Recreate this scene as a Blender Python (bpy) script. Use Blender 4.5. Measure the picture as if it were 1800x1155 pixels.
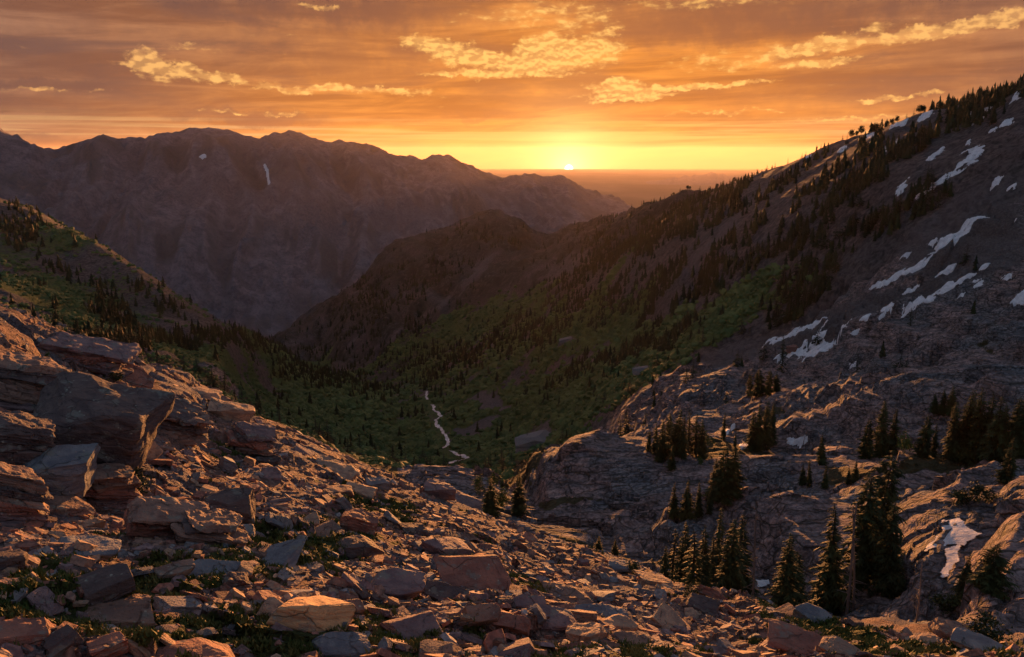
import bpy, bmesh, math, random
import numpy as np
from mathutils import Vector, Matrix, Euler

for _o in list(bpy.data.objects):
    bpy.data.objects.remove(_o, do_unlink=True)
SC = bpy.context.scene
COL = SC.collection
RAD = math.radians

# ------------------------------------------------------------------ camera, sky, sun, exposure
FPX, CX, CY, PITCH = 1400.0, 900.0, 577.5, RAD(12.4)
cam = bpy.data.cameras.new('camera')
cam.sensor_width = 36.0
cam.lens = 36.0 * FPX / 1800.0
cam.clip_start, cam.clip_end = 0.1, 300000.0
camo = bpy.data.objects.new('camera', cam)
COL.objects.link(camo)
camo.location = (0, 0, 0)
camo.rotation_euler = (RAD(90) - PITCH, 0, 0)
SC.camera = camo

SUN_AZ, SUN_EL = 4.5, -0.82          # degrees right of the view axis, above the horizon
SC.view_settings.view_transform = 'Standard'
SC.view_settings.look = 'None'
SC.view_settings.gamma = 1.0
SC.view_settings.exposure = 1.95
SC.view_settings.use_curve_mapping = False
SC.cycles.use_denoising = True
SC.cycles.use_adaptive_sampling = True
SC.cycles.adaptive_threshold = 0.02
SC.cycles.max_bounces = 3
SC.cycles.diffuse_bounces = 1
SC.cycles.volume_bounces = 0
SC.cycles.transparent_max_bounces = 12
SC.cycles.sample_clamp_indirect = 4.0


def ray(x, y):
    """photo pixel -> azimuth (rad, right positive) and tangent of elevation"""
    u = (np.asarray(x, float) - CX) / FPX
    v = (CY - np.asarray(y, float)) / FPX
    X = u
    Y = math.cos(PITCH) + math.sin(PITCH) * v
    Z = -math.sin(PITCH) + math.cos(PITCH) * v
    hd = np.sqrt(X * X + Y * Y)
    return np.arctan2(X, Y), Z / hd


def project(X, Y, Z):
    d = Y * math.cos(PITCH) - Z * math.sin(PITCH)
    v = Y * math.sin(PITCH) + Z * math.cos(PITCH)
    d = np.maximum(d, 1e-3)
    return CX + FPX * X / d, CY - FPX * v / d


sun = bpy.data.lights.new('sun', 'SUN')
sun.energy = 5.0
sun.angle = RAD(1.0)
sun.color = (1.0, 0.385, 0.112)
suno = bpy.data.objects.new('sun', sun)
COL.objects.link(suno)
_sd = Vector((math.sin(RAD(SUN_AZ)) * math.cos(RAD(SUN_EL)), math.cos(RAD(SUN_AZ)) * math.cos(RAD(SUN_EL)), math.sin(RAD(SUN_EL))))
suno.rotation_euler = _sd.to_track_quat('Z', 'Y').to_euler()

world = bpy.data.worlds.new('World')
SC.world = world
world.use_nodes = True
WT = world.node_tree


class NT:
    """small expression builder over a node tree"""
    def __init__(s, tree):
        s.t = tree
    def put(s, sock, v):
        if isinstance(v, bpy.types.NodeSocket):
            s.t.links.new(v, sock)
        else:
            try:
                sock.default_value = v
            except Exception:
                sock.default_value = (v, v, v)
    def m(s, op, a, b=0.0, c=0.0, clamp=False):
        n = s.t.nodes.new('ShaderNodeMath')
        n.operation = op
        n.use_clamp = clamp
        for i, v in enumerate((a, b, c)):
            s.put(n.inputs[i], v)
        return n.outputs[0]
    def add(s, a, b): return s.m('ADD', a, b)
    def sub(s, a, b): return s.m('SUBTRACT', a, b)
    def mul(s, a, b): return s.m('MULTIPLY', a, b)
    def mad(s, a, b, c): return s.m('MULTIPLY_ADD', a, b, c)
    def exp(s, a): return s.m('EXPONENT', a)
    def mx(s, a, b): return s.m('MAXIMUM', a, b)
    def ss(s, v, lo, hi, a=0.0, b=1.0):
        n = s.t.nodes.new('ShaderNodeMapRange')
        n.interpolation_type = 'SMOOTHSTEP'
        for i, q in enumerate((v, lo, hi, a, b)):
            s.put(n.inputs[i], q)
        return n.outputs[0]
    def lin(s, v, lo, hi, a=0.0, b=1.0):
        n = s.t.nodes.new('ShaderNodeMapRange')
        for i, q in enumerate((v, lo, hi, a, b)):
            s.put(n.inputs[i], q)
        return n.outputs[0]
    def mix(s, f, a, b, blend='MIX'):
        n = s.t.nodes.new('ShaderNodeMix')
        n.data_type = 'RGBA'
        n.blend_type = blend
        s.put(n.inputs[0], f)
        for i, v in ((6, a), (7, b)):
            if isinstance(v, tuple) and len(v) == 3:
                v = v + (1.0,)
            s.put(n.inputs[i], v)
        return n.outputs[2]
    def xyz(s, x, y, z=0.0):
        n = s.t.nodes.new('ShaderNodeCombineXYZ')
        for i, v in enumerate((x, y, z)):
            s.put(n.inputs[i], v)
        return n.outputs[0]
    def sep(s, v):
        n = s.t.nodes.new('ShaderNodeSeparateXYZ')
        s.t.links.new(v, n.inputs[0])
        return n.outputs
    def vm(s, op, a, b=None, scale=None):
        n = s.t.nodes.new('ShaderNodeVectorMath')
        n.operation = op
        s.put(n.inputs[0], a)
        if b is not None:
            s.put(n.inputs[1], b)
        if scale is not None:
            s.put(n.inputs['Scale'], scale)
        return n.outputs[0]
    def noise(s, vec, scale, detail=3.0, rough=0.55, dist=0.0, lac=2.0, color=False):
        n = s.t.nodes.new('ShaderNodeTexNoise')
        if vec is not None:
            s.t.links.new(vec, n.inputs['Vector'])
        n.inputs['Scale'].default_value = scale
        n.inputs['Detail'].default_value = detail
        n.inputs['Roughness'].default_value = rough
        n.inputs['Lacunarity'].default_value = lac
        n.inputs['Distortion'].default_value = dist
        return n.outputs['Color'] if color else n.outputs['Fac']
    def voro(s, vec, scale, feature='F1', out='Distance', rand=1.0):
        n = s.t.nodes.new('ShaderNodeTexVoronoi')
        n.feature = feature
        if vec is not None:
            s.t.links.new(vec, n.inputs['Vector'])
        n.inputs['Scale'].default_value = scale
        n.inputs['Randomness'].default_value = rand
        return n.outputs[out]


SKY_K = 0.264                       # sky brightness, set against the exposure


def build_sky():
    W = NT(WT)
    WT.nodes.clear()
    out = WT.nodes.new('ShaderNodeOutputWorld')
    bg = WT.nodes.new('ShaderNodeBackground')
    WT.links.new(bg.outputs[0], out.inputs[0])
    tc = WT.nodes.new('ShaderNodeTexCoord').outputs['Generated']
    d = W.vm('NORMALIZE', tc)
    dx, dy, dz = W.sep(d)
    az = W.mul(W.m('ARCTAN2', dx, dy), 57.2958)
    el = W.mul(W.m('ARCSINE', dz), 57.2958)
    saz, st = ray(1000, 297)
    saz, sel = math.degrees(float(saz)), math.degrees(math.atan(float(st)))
    sky = WT.nodes.new('ShaderNodeTexSky')
    sky.sky_type = 'NISHITA'
    sky.sun_disc = False
    sky.sun_elevation = RAD(max(SUN_EL, 0.0))
    sky.sun_rotation = RAD(SUN_AZ)
    sky.altitude = 2700
    sky.dust_density = 2.0
    base = W.mix(1.0, sky.outputs[0], (0.10, 0.10, 0.10), 'MULTIPLY')
    # distance from the sun on the dome, wider than high
    da = W.sub(az, saz)
    de = W.sub(el, sel)
    def gl(sx, sy):
        a = W.mul(da, 1.0 / sx)
        b = W.mul(de, 1.0 / sy)
        return W.exp(W.mul(W.m('SQRT', W.add(W.mul(a, a), W.mul(b, b))), -1.0))
    wide = gl(30.0, 16.0)
    mid = gl(13.0, 4.6)
    tight = gl(1.6, 1.6)
    # overall colour of the evening sky: bright blue overhead and behind, raised as unseen fill for the shadows, orange towards the sun
    up = W.ss(el, 9.0, 50.0)
    back = W.ss(W.m('ABSOLUTE', az), 42.0, 125.0)
    veil = W.mix(W.ss(wide, 0.10, 0.66), (0.190, 0.120, 0.100), (0.80, 0.275, 0.040))
    veil = W.mix(W.ss(mid, 0.35, 1.0), veil, (0.95, 0.33, 0.038))
    veil = W.mix(W.mul(W.ss(el, -0.6, 1.2, 1.0, 0.0), 0.9), veil, W.mix(W.ss(W.m('ABSOLUTE', da), 3.0, 36.0), (0.80, 0.235, 0.022), (0.46, 0.24, 0.12)))
    cover = W.mx(0.25, W.sub(W.sub(1.0, W.mul(up, 0.72)), W.mul(back, 0.55)))
    veil_fill = W.mix(W.mx(up, back), veil, (0.470, 0.560, 0.790))
    plain_sky = W.mix(cover, base, veil_fill)
    bg0 = WT.nodes.new('ShaderNodeBackground')
    WT.links.new(plain_sky, bg0.inputs[0])
    bg0.inputs[1].default_value = SKY_K
    # long streaky veil of high cloud
    st1 = W.noise(W.xyz(W.mul(az, 0.05), W.mul(el, 0.75), 3.1), 1.0, 5.0, 0.55, 0.6)
    st2 = W.noise(W.xyz(W.mad(el, 0.16, W.mul(az, 0.10)), W.mad(az, -0.07, W.mul(el, 0.9)), 7.7), 1.0, 5.0, 0.6, 0.9)
    stk = W.add(W.mul(st1, 0.5), W.mul(st2, 0.5))
    hi = W.ss(stk, 0.38, 0.64)
    col = W.mix(hi, W.mix(1.0, plain_sky, (0.62, 0.57, 0.66), 'MULTIPLY'), W.mix(1.0, plain_sky, (1.26, 1.30, 1.36), 'MULTIPLY'))
    bank = W.noise(W.xyz(W.mul(az, 0.075), W.mul(el, 0.42), 15.0), 1.0, 5.0, 0.6, 0.4)
    bankw = W.mul(W.ss(bank, 0.46, 0.62), W.ss(el, 1.6, 4.5))
    col = W.mix(W.mul(bankw, 0.80), col, W.mix(W.ss(wide, 0.22, 0.75), (0.135, 0.080, 0.075), (0.50, 0.170, 0.042)))
    # low bright bands between one and four degrees
    bandn = W.noise(W.xyz(W.mul(az, 0.045), W.mul(el, 3.0), 1.3), 1.0, 4.0, 0.6, 0.5)
    bandw = W.mul(W.ss(el, 0.4, 1.1), W.ss(el, 1.7, 2.8, 1.0, 0.0))
    band = W.mul(W.ss(bandn, 0.44, 0.60), bandw)
    bandc = W.mix(W.ss(W.m('ABSOLUTE', da), 1.0, 24.0), (1.10, 0.54, 0.12), (0.76, 0.44, 0.18))
    col = W.mix(W.mul(band, 0.62), col, bandc)
    # single clouds: (x, y, half width, half height, fall px per px)
    dark = [(560, 8, 270, 50, 0.03, 1.0), (620, 95, 330, 56, 0.03, 0.62), (1390, 34, 420, 36, -0.02, 0.95), (1180, 22, 180, 46, 0.0, 0.8),
            (440, 205, 115, 14, 0.02, 0.75), (70, 146, 150, 13, 0.0, 0.8), (40, 246, 75, 7, 0.02, 0.6), (850, 204, 60, 5, -0.05, 0.6), (1500, 150, 330, 42, -0.05, 0.55), (130, 110, 260, 70, 0.0, 0.5), (1720, 120, 240, 60, -0.05, 0.5), (700, 30, 150, 24, 0.0, 0.6), (1000, 172, 220, 14, 0.0, 0.4)]
    lit = [(262, 112, 40, 26, 0.15, 1.0), (330, 128, 110, 11, 0.14, 0.85), (350, 88, 45, 8, 0.0, 0.55), (600, 157, 150, 7, 0.0, 0.75), (500, 152, 40, 6, 0.1, 0.6),
           (790, 88, 75, 20, 0.22, 0.95), (900, 108, 120, 17, 0.05, 1.0), (950, 82, 55, 24, -0.15, 0.9), (1030, 92, 60, 26, -0.12, 1.0), (1055, 62, 40, 11, -0.3, 0.7), (880, 131, 130, 6, 0.0, 0.9),
           (1190, 156, 140, 6, -0.07, 1.0), (1090, 152, 52, 11, 0.0, 0.9), (1110, 172, 70, 5, -0.06, 0.9), (1660, 50, 230, 13, -0.10, 0.9), (1430, 82, 130, 12, -0.22, 0.8), (1450, 111, 85, 8, -0.04, 0.75),
           (1560, 172, 62, 5, -0.08, 0.8), (1636, 164, 16, 4, 0.0, 0.7), (60, 157, 110, 4, -0.02, 0.5), (385, 196, 55, 3, 0.0, 0.5), (505, 199, 40, 4, -0.03, 0.6), (1480, 210, 110, 4, -0.03, 0.6), (1290, 197, 100, 4, -0.02, 0.6), (1240, 5, 130, 10, 0.0, 0.5), (560, 14, 40, 5, 0.0, 0.5), (960, 30, 130, 26, 0.0, 0.5), (1300, 100, 130, 16, -0.1, 0.45)]
    wn = W.noise(d, 30.0, 5.0, 0.60, 0.0, 2.1, True)
    wx, wy, wz = W.sep(wn)
    wn2 = W.noise(d, 110.0, 4.0, 0.62, 0.0, 2.1, True)
    vx, vy, vz = W.sep(wn2)
    def field(lst, azw, elw, lo, hi_):
        D = None
        for (x, y, w, h, tilt, amp) in lst:
            a0, t0 = ray(x, y)
            a1, _ = ray(x + w, y)
            _, t1 = ray(x, y - h)
            a0, a1 = math.degrees(float(a0)), math.degrees(float(a1))
            e0, e1 = math.degrees(math.atan(float(t0))), math.degrees(math.atan(float(t1)))
            ia, ie = 1.0 / (a1 - a0), 1.0 / (e1 - e0)
            ax = W.mad(azw, ia, -a0 * ia)
            ey = W.mad(elw, ie, -e0 * ie)
            ey = W.mad(ax, tilt * w / h, ey)
            q = W.ss(W.mad(ax, ax, W.mul(ey, ey)), lo, hi_, amp, 0.0)
            D = q if D is None else W.mx(D, q)
        return D
    azd = W.add(W.mad(wx, 5.0, az), -2.5)
    eld = W.add(W.mad(wy, 2.4, el), -1.2)
    DD = W.mul(field(dark, azd, eld, 0.0, 2.2), W.ss(wz, 0.25, 0.60, 0.55, 1.0))
    corec = W.mix(W.ss(wide, 0.22, 0.80), (0.115, 0.066, 0.064), (0.50, 0.165, 0.042))
    col = W.mix(DD, col, corec)
    azl = W.add(W.mad(wx, 3.0, az), W.mad(vx, 0.9, -1.95))
    ell = W.add(W.mad(wy, 1.3, el), W.mad(vy, 0.5, -0.9))
    DL = field(lit, azl, ell, 0.0, 2.4)
    wisp = W.noise(W.xyz(W.mul(az, 0.55), W.mul(el, 1.9), 4.4), 1.0, 6.0, 0.68, 0.35)
    puff = W.noise(W.xyz(W.mul(az, 1.5), W.mul(el, 2.6), 9.4), 1.0, 3.0, 0.50, 0.15)
    puf2 = W.noise(W.xyz(W.mul(W.mad(da, -0.03, az), 1.5), W.mul(W.sub(el, 0.16), 2.6), 9.4), 1.0, 3.0, 0.50, 0.15)
    tex = W.add(W.mul(wisp, 0.6), W.mul(puff, 0.4))
    cov = W.mad(tex, 1.35, W.mul(DL, 0.55))
    shine = W.ss(W.sub(puff, puf2), -0.12, 0.12)
    rimc = W.mix(W.ss(wide, 0.15, 0.66), (0.80, 0.40, 0.145), (1.15, 0.62, 0.16))
    soft = W.mix(0.35, col, rimc)
    col = W.mix(W.mul(W.ss(cov, 0.80, 1.12), 0.9), col, soft)
    col = W.mix(W.mul(W.ss(cov, 0.90, 1.16), W.mad(shine, 0.80, 0.10)), col, rimc)
    dust = W.ss(el, -1.15, 1.3, 0.30, 1.0)
    col = W.mix(1.0, col, W.xyz(W.mad(dust, 0.6, 0.4), dust, W.mul(dust, dust)), 'MULTIPLY')
    # the sun's aureole and its half-sunk disc
    s0 = W.mix(1.0, (1.7, 1.25, 0.55), W.xyz(tight, tight, tight), 'MULTIPLY')
    col = W.mix(1.0, col, s0, 'ADD')
    disc = W.ss(W.m('SQRT', W.add(W.mul(da, da), W.mul(de, de))), 0.20, 0.32, 14.0, 0.0)
    col = W.mix(1.0, col, W.mix(1.0, (1.0, 0.85, 0.5), W.xyz(disc, disc, disc), 'MULTIPLY'), 'ADD')
    WT.links.new(col, bg.inputs[0])
    bg.inputs[1].default_value = SKY_K
    # the worked-out clouds fill the western sky; round the rest of the dome an even veil goes on, brightened to fill shadows
    west = W.mul(W.ss(W.m('ABSOLUTE', az), 44.0, 60.0, 1.0, 0.0), W.ss(el, 13.0, 22.0, 1.0, 0.0))
    ms = WT.nodes.new('ShaderNodeMixShader')
    WT.links.new(west, ms.inputs[0])
    WT.links.new(bg0.outputs[0], ms.inputs[1])
    WT.links.new(bg.outputs[0], ms.inputs[2])
    WT.links.new(ms.outputs[0], out.inputs[0])
    world.cycles.sampling_method = 'NONE'


build_sky()

# ------------------------------------------------------------------ numeric helpers
def _hash(ix, iy, seed):
    h = (ix.astype(np.int64) * 374761393 + iy.astype(np.int64) * 668265263 + seed * 1442695041) & 0xFFFFFFFF
    h = ((h ^ (h >> 13)) * 1274126177) & 0xFFFFFFFF
    return (h ^ (h >> 16)) & 0xFFFF


_GA = np.linspace(0, 2 * np.pi, 256, endpoint=False)
_GX, _GY = np.cos(_GA), np.sin(_GA)


def perlin(x, y, seed=0):
    x = np.asarray(x, float)
    y = np.asarray(y, float)
    xi, yi = np.floor(x), np.floor(y)
    xf, yf = x - xi, y - yi
    xi, yi = xi.astype(np.int64), yi.astype(np.int64)
    u = xf * xf * xf * (xf * (xf * 6 - 15) + 10)
    v = yf * yf * yf * (yf * (yf * 6 - 15) + 10)
    def g(ax, ay, fx, fy):
        k = _hash(ax, ay, seed) & 255
        return _GX[k] * fx + _GY[k] * fy
    a = g(xi, yi, xf, yf)
    b = g(xi + 1, yi, xf - 1, yf)
    c = g(xi, yi + 1, xf, yf - 1)
    e = g(xi + 1, yi + 1, xf - 1, yf - 1)
    return 1.5 * ((a * (1 - u) + b * u) * (1 - v) + (c * (1 - u) + e * u) * v)


def fbm(x, y, seed=0, octv=4, gain=0.5):
    s, a, f = 0.0, 1.0, 1.0
    for o in range(octv):
        s = s + a * perlin(x * f, y * f, seed + o * 17)
        a *= gain
        f *= 2.03
    return s


def sstep(x, a, b):
    t = np.clip((x - a) / (b - a), 0, 1)
    return t * t * (3 - 2 * t)


def inpoly(px, py, poly):
    r = np.zeros(np.shape(px), bool)
    n = len(poly)
    for i in range(n):
        x0, y0 = poly[i]
        x1, y1 = poly[(i + 1) % n]
        if y0 == y1:
            continue
        c = ((y0 > py) != (y1 > py)) & (px < (x1 - x0) * (py - y0) / (y1 - y0) + x0)
        r ^= c
    return r


def blobmask(px, py, blobs):
    m = np.zeros(np.shape(px))
    for (x, y, w, h, k) in blobs:
        ax, ay = px - x, py - y
        ay = ay - k * ax
        m = np.maximum(m, np.exp(-((ax / w) ** 2 + (ay / h) ** 2)))
    return m


def mesh_np(name, V, F, mats=(), smooth=True, attrs=None):
    """numpy verts (n,3) and faces (m,k) -> mesh"""
    me = bpy.data.meshes.new(name)
    V = np.ascontiguousarray(V, np.float32)
    F = np.ascontiguousarray(F, np.int32)
    me.vertices.add(len(V))
    me.vertices.foreach_set('co', V.ravel())
    k = F.shape[1]
    me.loops.add(F.size)
    me.loops.foreach_set('vertex_index', F.ravel())
    me.polygons.add(len(F))
    me.polygons.foreach_set('loop_start', np.arange(0, F.size, k, dtype=np.int32))
    me.polygons.foreach_set('loop_total', np.full(len(F), k, np.int32))
    me.polygons.foreach_set('use_smooth', np.full(len(F), smooth, bool))
    for a, arr in (attrs or {}).items():
        at = me.attributes.new(a, 'FLOAT_COLOR', 'POINT')
        c = np.ones((len(V), 4), np.float32)
        c[:, :arr.shape[1]] = arr
        at.data.foreach_set('color', c.ravel())
    for m_ in mats:
        me.materials.append(m_)
    me.update(calc_edges=True)
    return me


def link(name, me, parent=None, loc=None, **props):
    o = bpy.data.objects.new(name, me)
    COL.objects.link(o)
    if parent is not None:
        o.parent = parent
    if loc is not None:
        o.location = loc
    for k, v in props.items():
        o[k] = v
    return o


# ------------------------------------------------------------------ the lie of the land: lines (photo x, y, metres away)
LINES = [
    # near slope, bottom of the view to its brow
    [(0, 1155, 7.5), (450, 1155, 8), (900, 1155, 8.5), (1300, 1155, 10), (1800, 1158, 11.5)],
    [(0, 985, 10.5), (250, 985, 11), (450, 985, 11.4), (700, 1015, 12), (900, 1040, 12.5), (1100, 1070, 13.2), (1300, 1103, 13.6), (1500, 1135, 13.3), (1800, 1153, 12.6)],
    [(0, 870, 14), (150, 875, 15), (300, 890, 15.5), (450, 885, 16.5), (600, 900, 17.2), (700, 925, 17.6), (850, 965, 17.6), (1000, 1006, 17.4), (1150, 1036, 17), (1300, 1070, 16), (1500, 1118, 14.4), (1800, 1150, 13.2)],
    [(0, 720, 18.5), (150, 740, 19.5), (300, 765, 20.5), (420, 808, 21.8), (520, 832, 22.5), (650, 872, 22.8), (750, 898, 22.3), (900, 944, 21.8), (1050, 988, 21), (1200, 1039, 19), (1300, 1056, 17.6), (1500, 1111, 15), (1800, 1147, 13.7)],
    [(-200, 480, 25), (0, 552, 26), (60, 574, 27), (120, 602, 28), (250, 644, 29), (330, 668, 30), (400, 706, 30), (440, 734, 30), (500, 757, 29), (560, 782, 28.5), (640, 825, 28), (720, 856, 27), (800, 884, 26), (900, 924, 25.5), (1000, 958, 25), (1100, 987, 24), (1150, 1006, 22.5), (1200, 1031, 20), (1300, 1049, 18.3), (1400, 1077, 16.8), (1520, 1106, 15.6), (1620, 1120, 14.9), (1800, 1143, 14.4)],
    # gully behind the brow
    [(0, 625, 45), (250, 715, 46), (450, 810, 48), (640, 895, 48), (800, 960, 48), (1000, 1020, 46), (1200, 1090, 40), (1400, 1125, 36), (1600, 1155, 32), (1800, 1170, 30)],
    # basin of slabs
    [(0, 580, 150), (250, 665, 150), (390, 715, 150), (470, 758, 190), (600, 812, 150), (720, 858, 84), (800, 892, 72), (900, 936, 70), (1000, 968, 66), (1100, 1005, 62), (1200, 1058, 57), (1350, 1070, 54), (1450, 1085, 50), (1600, 1100, 45), (1800, 1112, 42)],
    [(0, 570, 190), (250, 658, 180), (390, 708, 175), (470, 748, 240), (600, 803, 220), (720, 843, 106), (800, 862, 100), (900, 905, 92), (1000, 942, 86), (1100, 968, 80), (1200, 1020, 74), (1300, 1035, 72), (1400, 1052, 68), (1500, 1045, 66), (1600, 1035, 62), (1700, 1005, 60), (1800, 990, 57)],
    [(0, 562, 230), (250, 652, 210), (390, 702, 200), (470, 738, 290), (600, 795, 290), (700, 826, 200), (730, 823, 125), (800, 823, 125), (870, 838, 118), (920, 890, 108), (1050, 912, 103), (1120, 905, 100), (1200, 890, 97), (1260, 862, 98), (1310, 850, 99), (1380, 858, 97), (1440, 888, 92), (1500, 895, 90), (1560, 875, 92), (1640, 850, 95), (1740, 830, 98), (1800, 822, 98)],
    [(0, 552, 270), (250, 646, 240), (390, 696, 225), (470, 732, 345), (600, 787, 350), (700, 818, 330), (730, 850, 165), (800, 850, 165), (870, 858, 150), (950, 876, 128), (1050, 862, 130), (1150, 862, 126), (1200, 862, 122), (1300, 872, 121), (1400, 862, 121), (1500, 825, 123), (1600, 815, 126), (1740, 812, 126), (1800, 806, 126)],
    [(0, 540, 310), (250, 640, 270), (390, 690, 250), (470, 722, 390), (600, 777, 410), (700, 812, 380), (800, 838, 240), (870, 850, 190), (930, 836, 152), (960, 812, 156), (1000, 784, 160), (1060, 763, 165), (1120, 766, 164), (1180, 795, 156), (1230, 806, 152), (1300, 806, 150), (1400, 805, 148), (1500, 803, 145), (1600, 804, 143), (1740, 803, 143), (1800, 798, 143)],
    [(0, 525, 350), (250, 632, 300), (390, 682, 275), (470, 713, 430), (600, 766, 450), (700, 802, 430), (800, 822, 370), (900, 815, 330), (960, 822, 230), (1000, 806, 212), (1060, 790, 208), (1120, 770, 204), (1180, 764, 202), (1250, 770, 192), (1330, 782, 185), (1400, 786, 180), (1500, 775, 172), (1600, 772, 168), (1740, 768, 166), (1800, 766, 164)],
    [(0, 505, 390), (250, 620, 325), (390, 672, 300), (470, 704, 470), (600, 757, 490), (700, 788, 480), (785, 790, 450), (900, 796, 400), (1000, 782, 340), (1060, 768, 300), (1120, 735, 255), (1200, 695, 250), (1300, 722, 222), (1400, 694, 215), (1500, 674, 208), (1600, 663, 203), (1700, 652, 198), (1800, 643, 195)],
    [(0, 480, 430), (250, 604, 350), (390, 660, 325), (470, 692, 510), (600, 745, 530), (700, 772, 520), (785, 770, 490), (900, 770, 450), (1000, 748, 410), (1060, 725, 360), (1120, 700, 310), (1200, 662, 300), (1300, 660, 278), (1400, 664, 258), (1500, 655, 248), (1600, 648, 240), (1800, 632, 230)],
    [(0, 450, 480), (250, 580, 385), (390, 645, 350), (470, 680, 545), (600, 728, 570), (700, 752, 560), (770, 745, 545), (900, 735, 510), (1000, 705, 480), (1100, 668, 420), (1180, 645, 350), (1250, 636, 335), (1320, 628, 325), (1400, 605, 312), (1450, 588, 303), (1500, 575, 297), (1600, 556, 288), (1700, 548, 282), (1800, 545, 278)],
    # valley floor and the flanks above it
    [(0, 405, 560), (250, 540, 430), (390, 615, 385), (480, 655, 590), (500, 665, 620), (600, 700, 660), (700, 728, 640), (770, 722, 610), (900, 690, 580), (1000, 650, 560), (1100, 605, 520), (1200, 565, 450), (1300, 540, 400), (1400, 505, 375), (1500, 460, 355), (1600, 425, 340), (1700, 400, 330), (1800, 390, 322)],
    [(-300, 210, 800), (-150, 285, 720), (0, 356, 650), (60, 375, 610), (130, 408, 560), (200, 453, 510), (260, 493, 470), (330, 543, 445), (390, 580, 435), (430, 592, 560), (490, 615, 720), (540, 645, 770), (600, 665, 790), (650, 692, 770), (700, 700, 745), (750, 694, 700), (800, 670, 690), (900, 625, 690), (1000, 570, 680), (1100, 515, 640), (1200, 455, 560), (1300, 425, 490), (1400, 375, 450), (1500, 335, 420), (1600, 295, 400), (1700, 270, 382), (1800, 255, 368)],
    [(-300, 300, 1050), (0, 430, 950), (130, 480, 900), (260, 570, 850), (390, 640, 950), (490, 640, 1100), (540, 660, 1060), (600, 675, 980), (650, 674, 930), (700, 665, 890), (750, 650, 860), (800, 620, 870), (900, 545, 900), (1000, 495, 880), (1100, 440, 850), (1200, 385, 760), (1290, 360, 640), (1400, 318, 560), (1500, 272, 510), (1600, 238, 475), (1700, 215, 440), (1800, 190, 412)],
    [(-300, 400, 1400), (0, 500, 1400), (260, 600, 1400), (390, 640, 1440), (455, 612, 1450), (490, 593, 1450), (560, 546, 1430), (640, 482, 1420), (685, 441, 1420), (720, 430, 1425), (760, 421, 1430), (820, 397, 1440), (845, 384, 1445), (862, 379, 1450), (880, 381, 1448), (900, 392, 1450), (930, 411, 1460), (965, 422, 1450), (1000, 411, 1420), (1060, 395, 1340), (1130, 378, 1220), (1210, 355, 1000), (1290, 323, 850), (1340, 305, 770), (1400, 285, 700), (1470, 254, 640), (1540, 230, 590), (1600, 209, 555), (1700, 190, 500), (1750, 172, 475), (1800, 152, 455), (1950, 90, 430)],
    [(-300, 470, 1900), (0, 540, 1900), (390, 665, 1950), (490, 650, 1950), (685, 570, 2000), (860, 480, 2000), (1000, 485, 1900), (1130, 455, 1750), (1290, 400, 1300), (1400, 360, 1050), (1600, 290, 850), (1800, 240, 720), (1950, 190, 680)],
    # the range across the canyon
    [(-300, 520, 2450), (0, 560, 2450), (200, 580, 2450), (400, 610, 2500), (500, 615, 2500), (700, 600, 2600), (900, 560, 2700), (1100, 520, 2800), (1800, 520, 2800)],
    [(-300, 400, 3050), (0, 395, 3050), (90, 405, 3080), (200, 400, 3050), (330, 455, 2900), (430, 440, 2980), (500, 425, 3020), (600, 450, 2980), (700, 400, 3150), (800, 425, 3250), (900, 415, 3400), (1000, 405, 3500), (1130, 440, 3600), (1300, 470, 3700), (1800, 500, 3700)],
    [(-300, 190, 3700), (-60, 225, 3750), (0, 243, 3750), (40, 256, 3780), (95, 277, 3820), (150, 259, 3800), (182, 244, 3780), (205, 249, 3790), (290, 241, 3800), (390, 238, 3820), (415, 239, 3820), (455, 253, 3860), (480, 243, 3850), (505, 238, 3850), (545, 241, 3860), (575, 254, 3900), (630, 250, 3900), (660, 258, 3920), (700, 276, 3960), (745, 286, 4000), (765, 280, 4010), (800, 290, 4050), (830, 305, 4090), (850, 313, 4110), (885, 321, 4150), (915, 315, 4170), (935, 313, 4180), (960, 321, 4210), (975, 318, 4230), (1000, 321, 4260), (1050, 341, 4330), (1090, 358, 4370), (1130, 373, 4420), (1300, 430, 4600), (1800, 480, 4800)],
    [(-300, 300, 5400), (0, 320, 5500), (500, 320, 5600), (1000, 395, 5900), (1130, 425, 6000), (1800, 520, 6000)],
]

N_SIDE, N_MID = 26, 630
TH = np.concatenate([np.linspace(-RAD(75), -RAD(38.2), N_SIDE, endpoint=False), np.linspace(-RAD(38), RAD(38), N_MID), np.linspace(RAD(38.2), RAD(75), N_SIDE)])
def lsp(a, b, n):
    return np.linspace(math.log(a), math.log(b), n, endpoint=False)
LR = np.concatenate([lsp(0.8, 5.5, 22), lsp(5.5, 33, 350), lsp(33, 58, 26), lsp(58, 345, 290), lsp(345, 1600, 260), lsp(1600, 2450, 30), lsp(2450, 4800, 145), np.linspace(math.log(4800), math.log(9000), 16)])
RR = np.exp(LR)


# how far the basin really lies (right of the brow it is a nearer, steeper bowl than the open valley)
_RK = np.array([1, 42, 57, 74, 100, 125, 150, 165, 205, 215, 250, 300, 330, 400, 480, 560, 640, 700, 760, 850, 1000, 1220, 1450, 9000], float)
_RV = np.array([1, 42, 57, 72, 88, 100, 106, 116, 134, 148, 168, 198, 216, 262, 312, 362, 408, 444, 476, 520, 600, 730, 1450, 9000], float)


def _wq(r, x):
    return np.where(r < 230, sstep(x, 850, 980), sstep(x, 780, 1200))


def squeeze(r, x):
    return r + _wq(r, x) * (np.interp(r, _RK, _RV) - r)


def unsqueeze(r, x):
    q = np.interp(r, _RV, _RK)
    return r + _wq(q, x) * (q - r)


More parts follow.
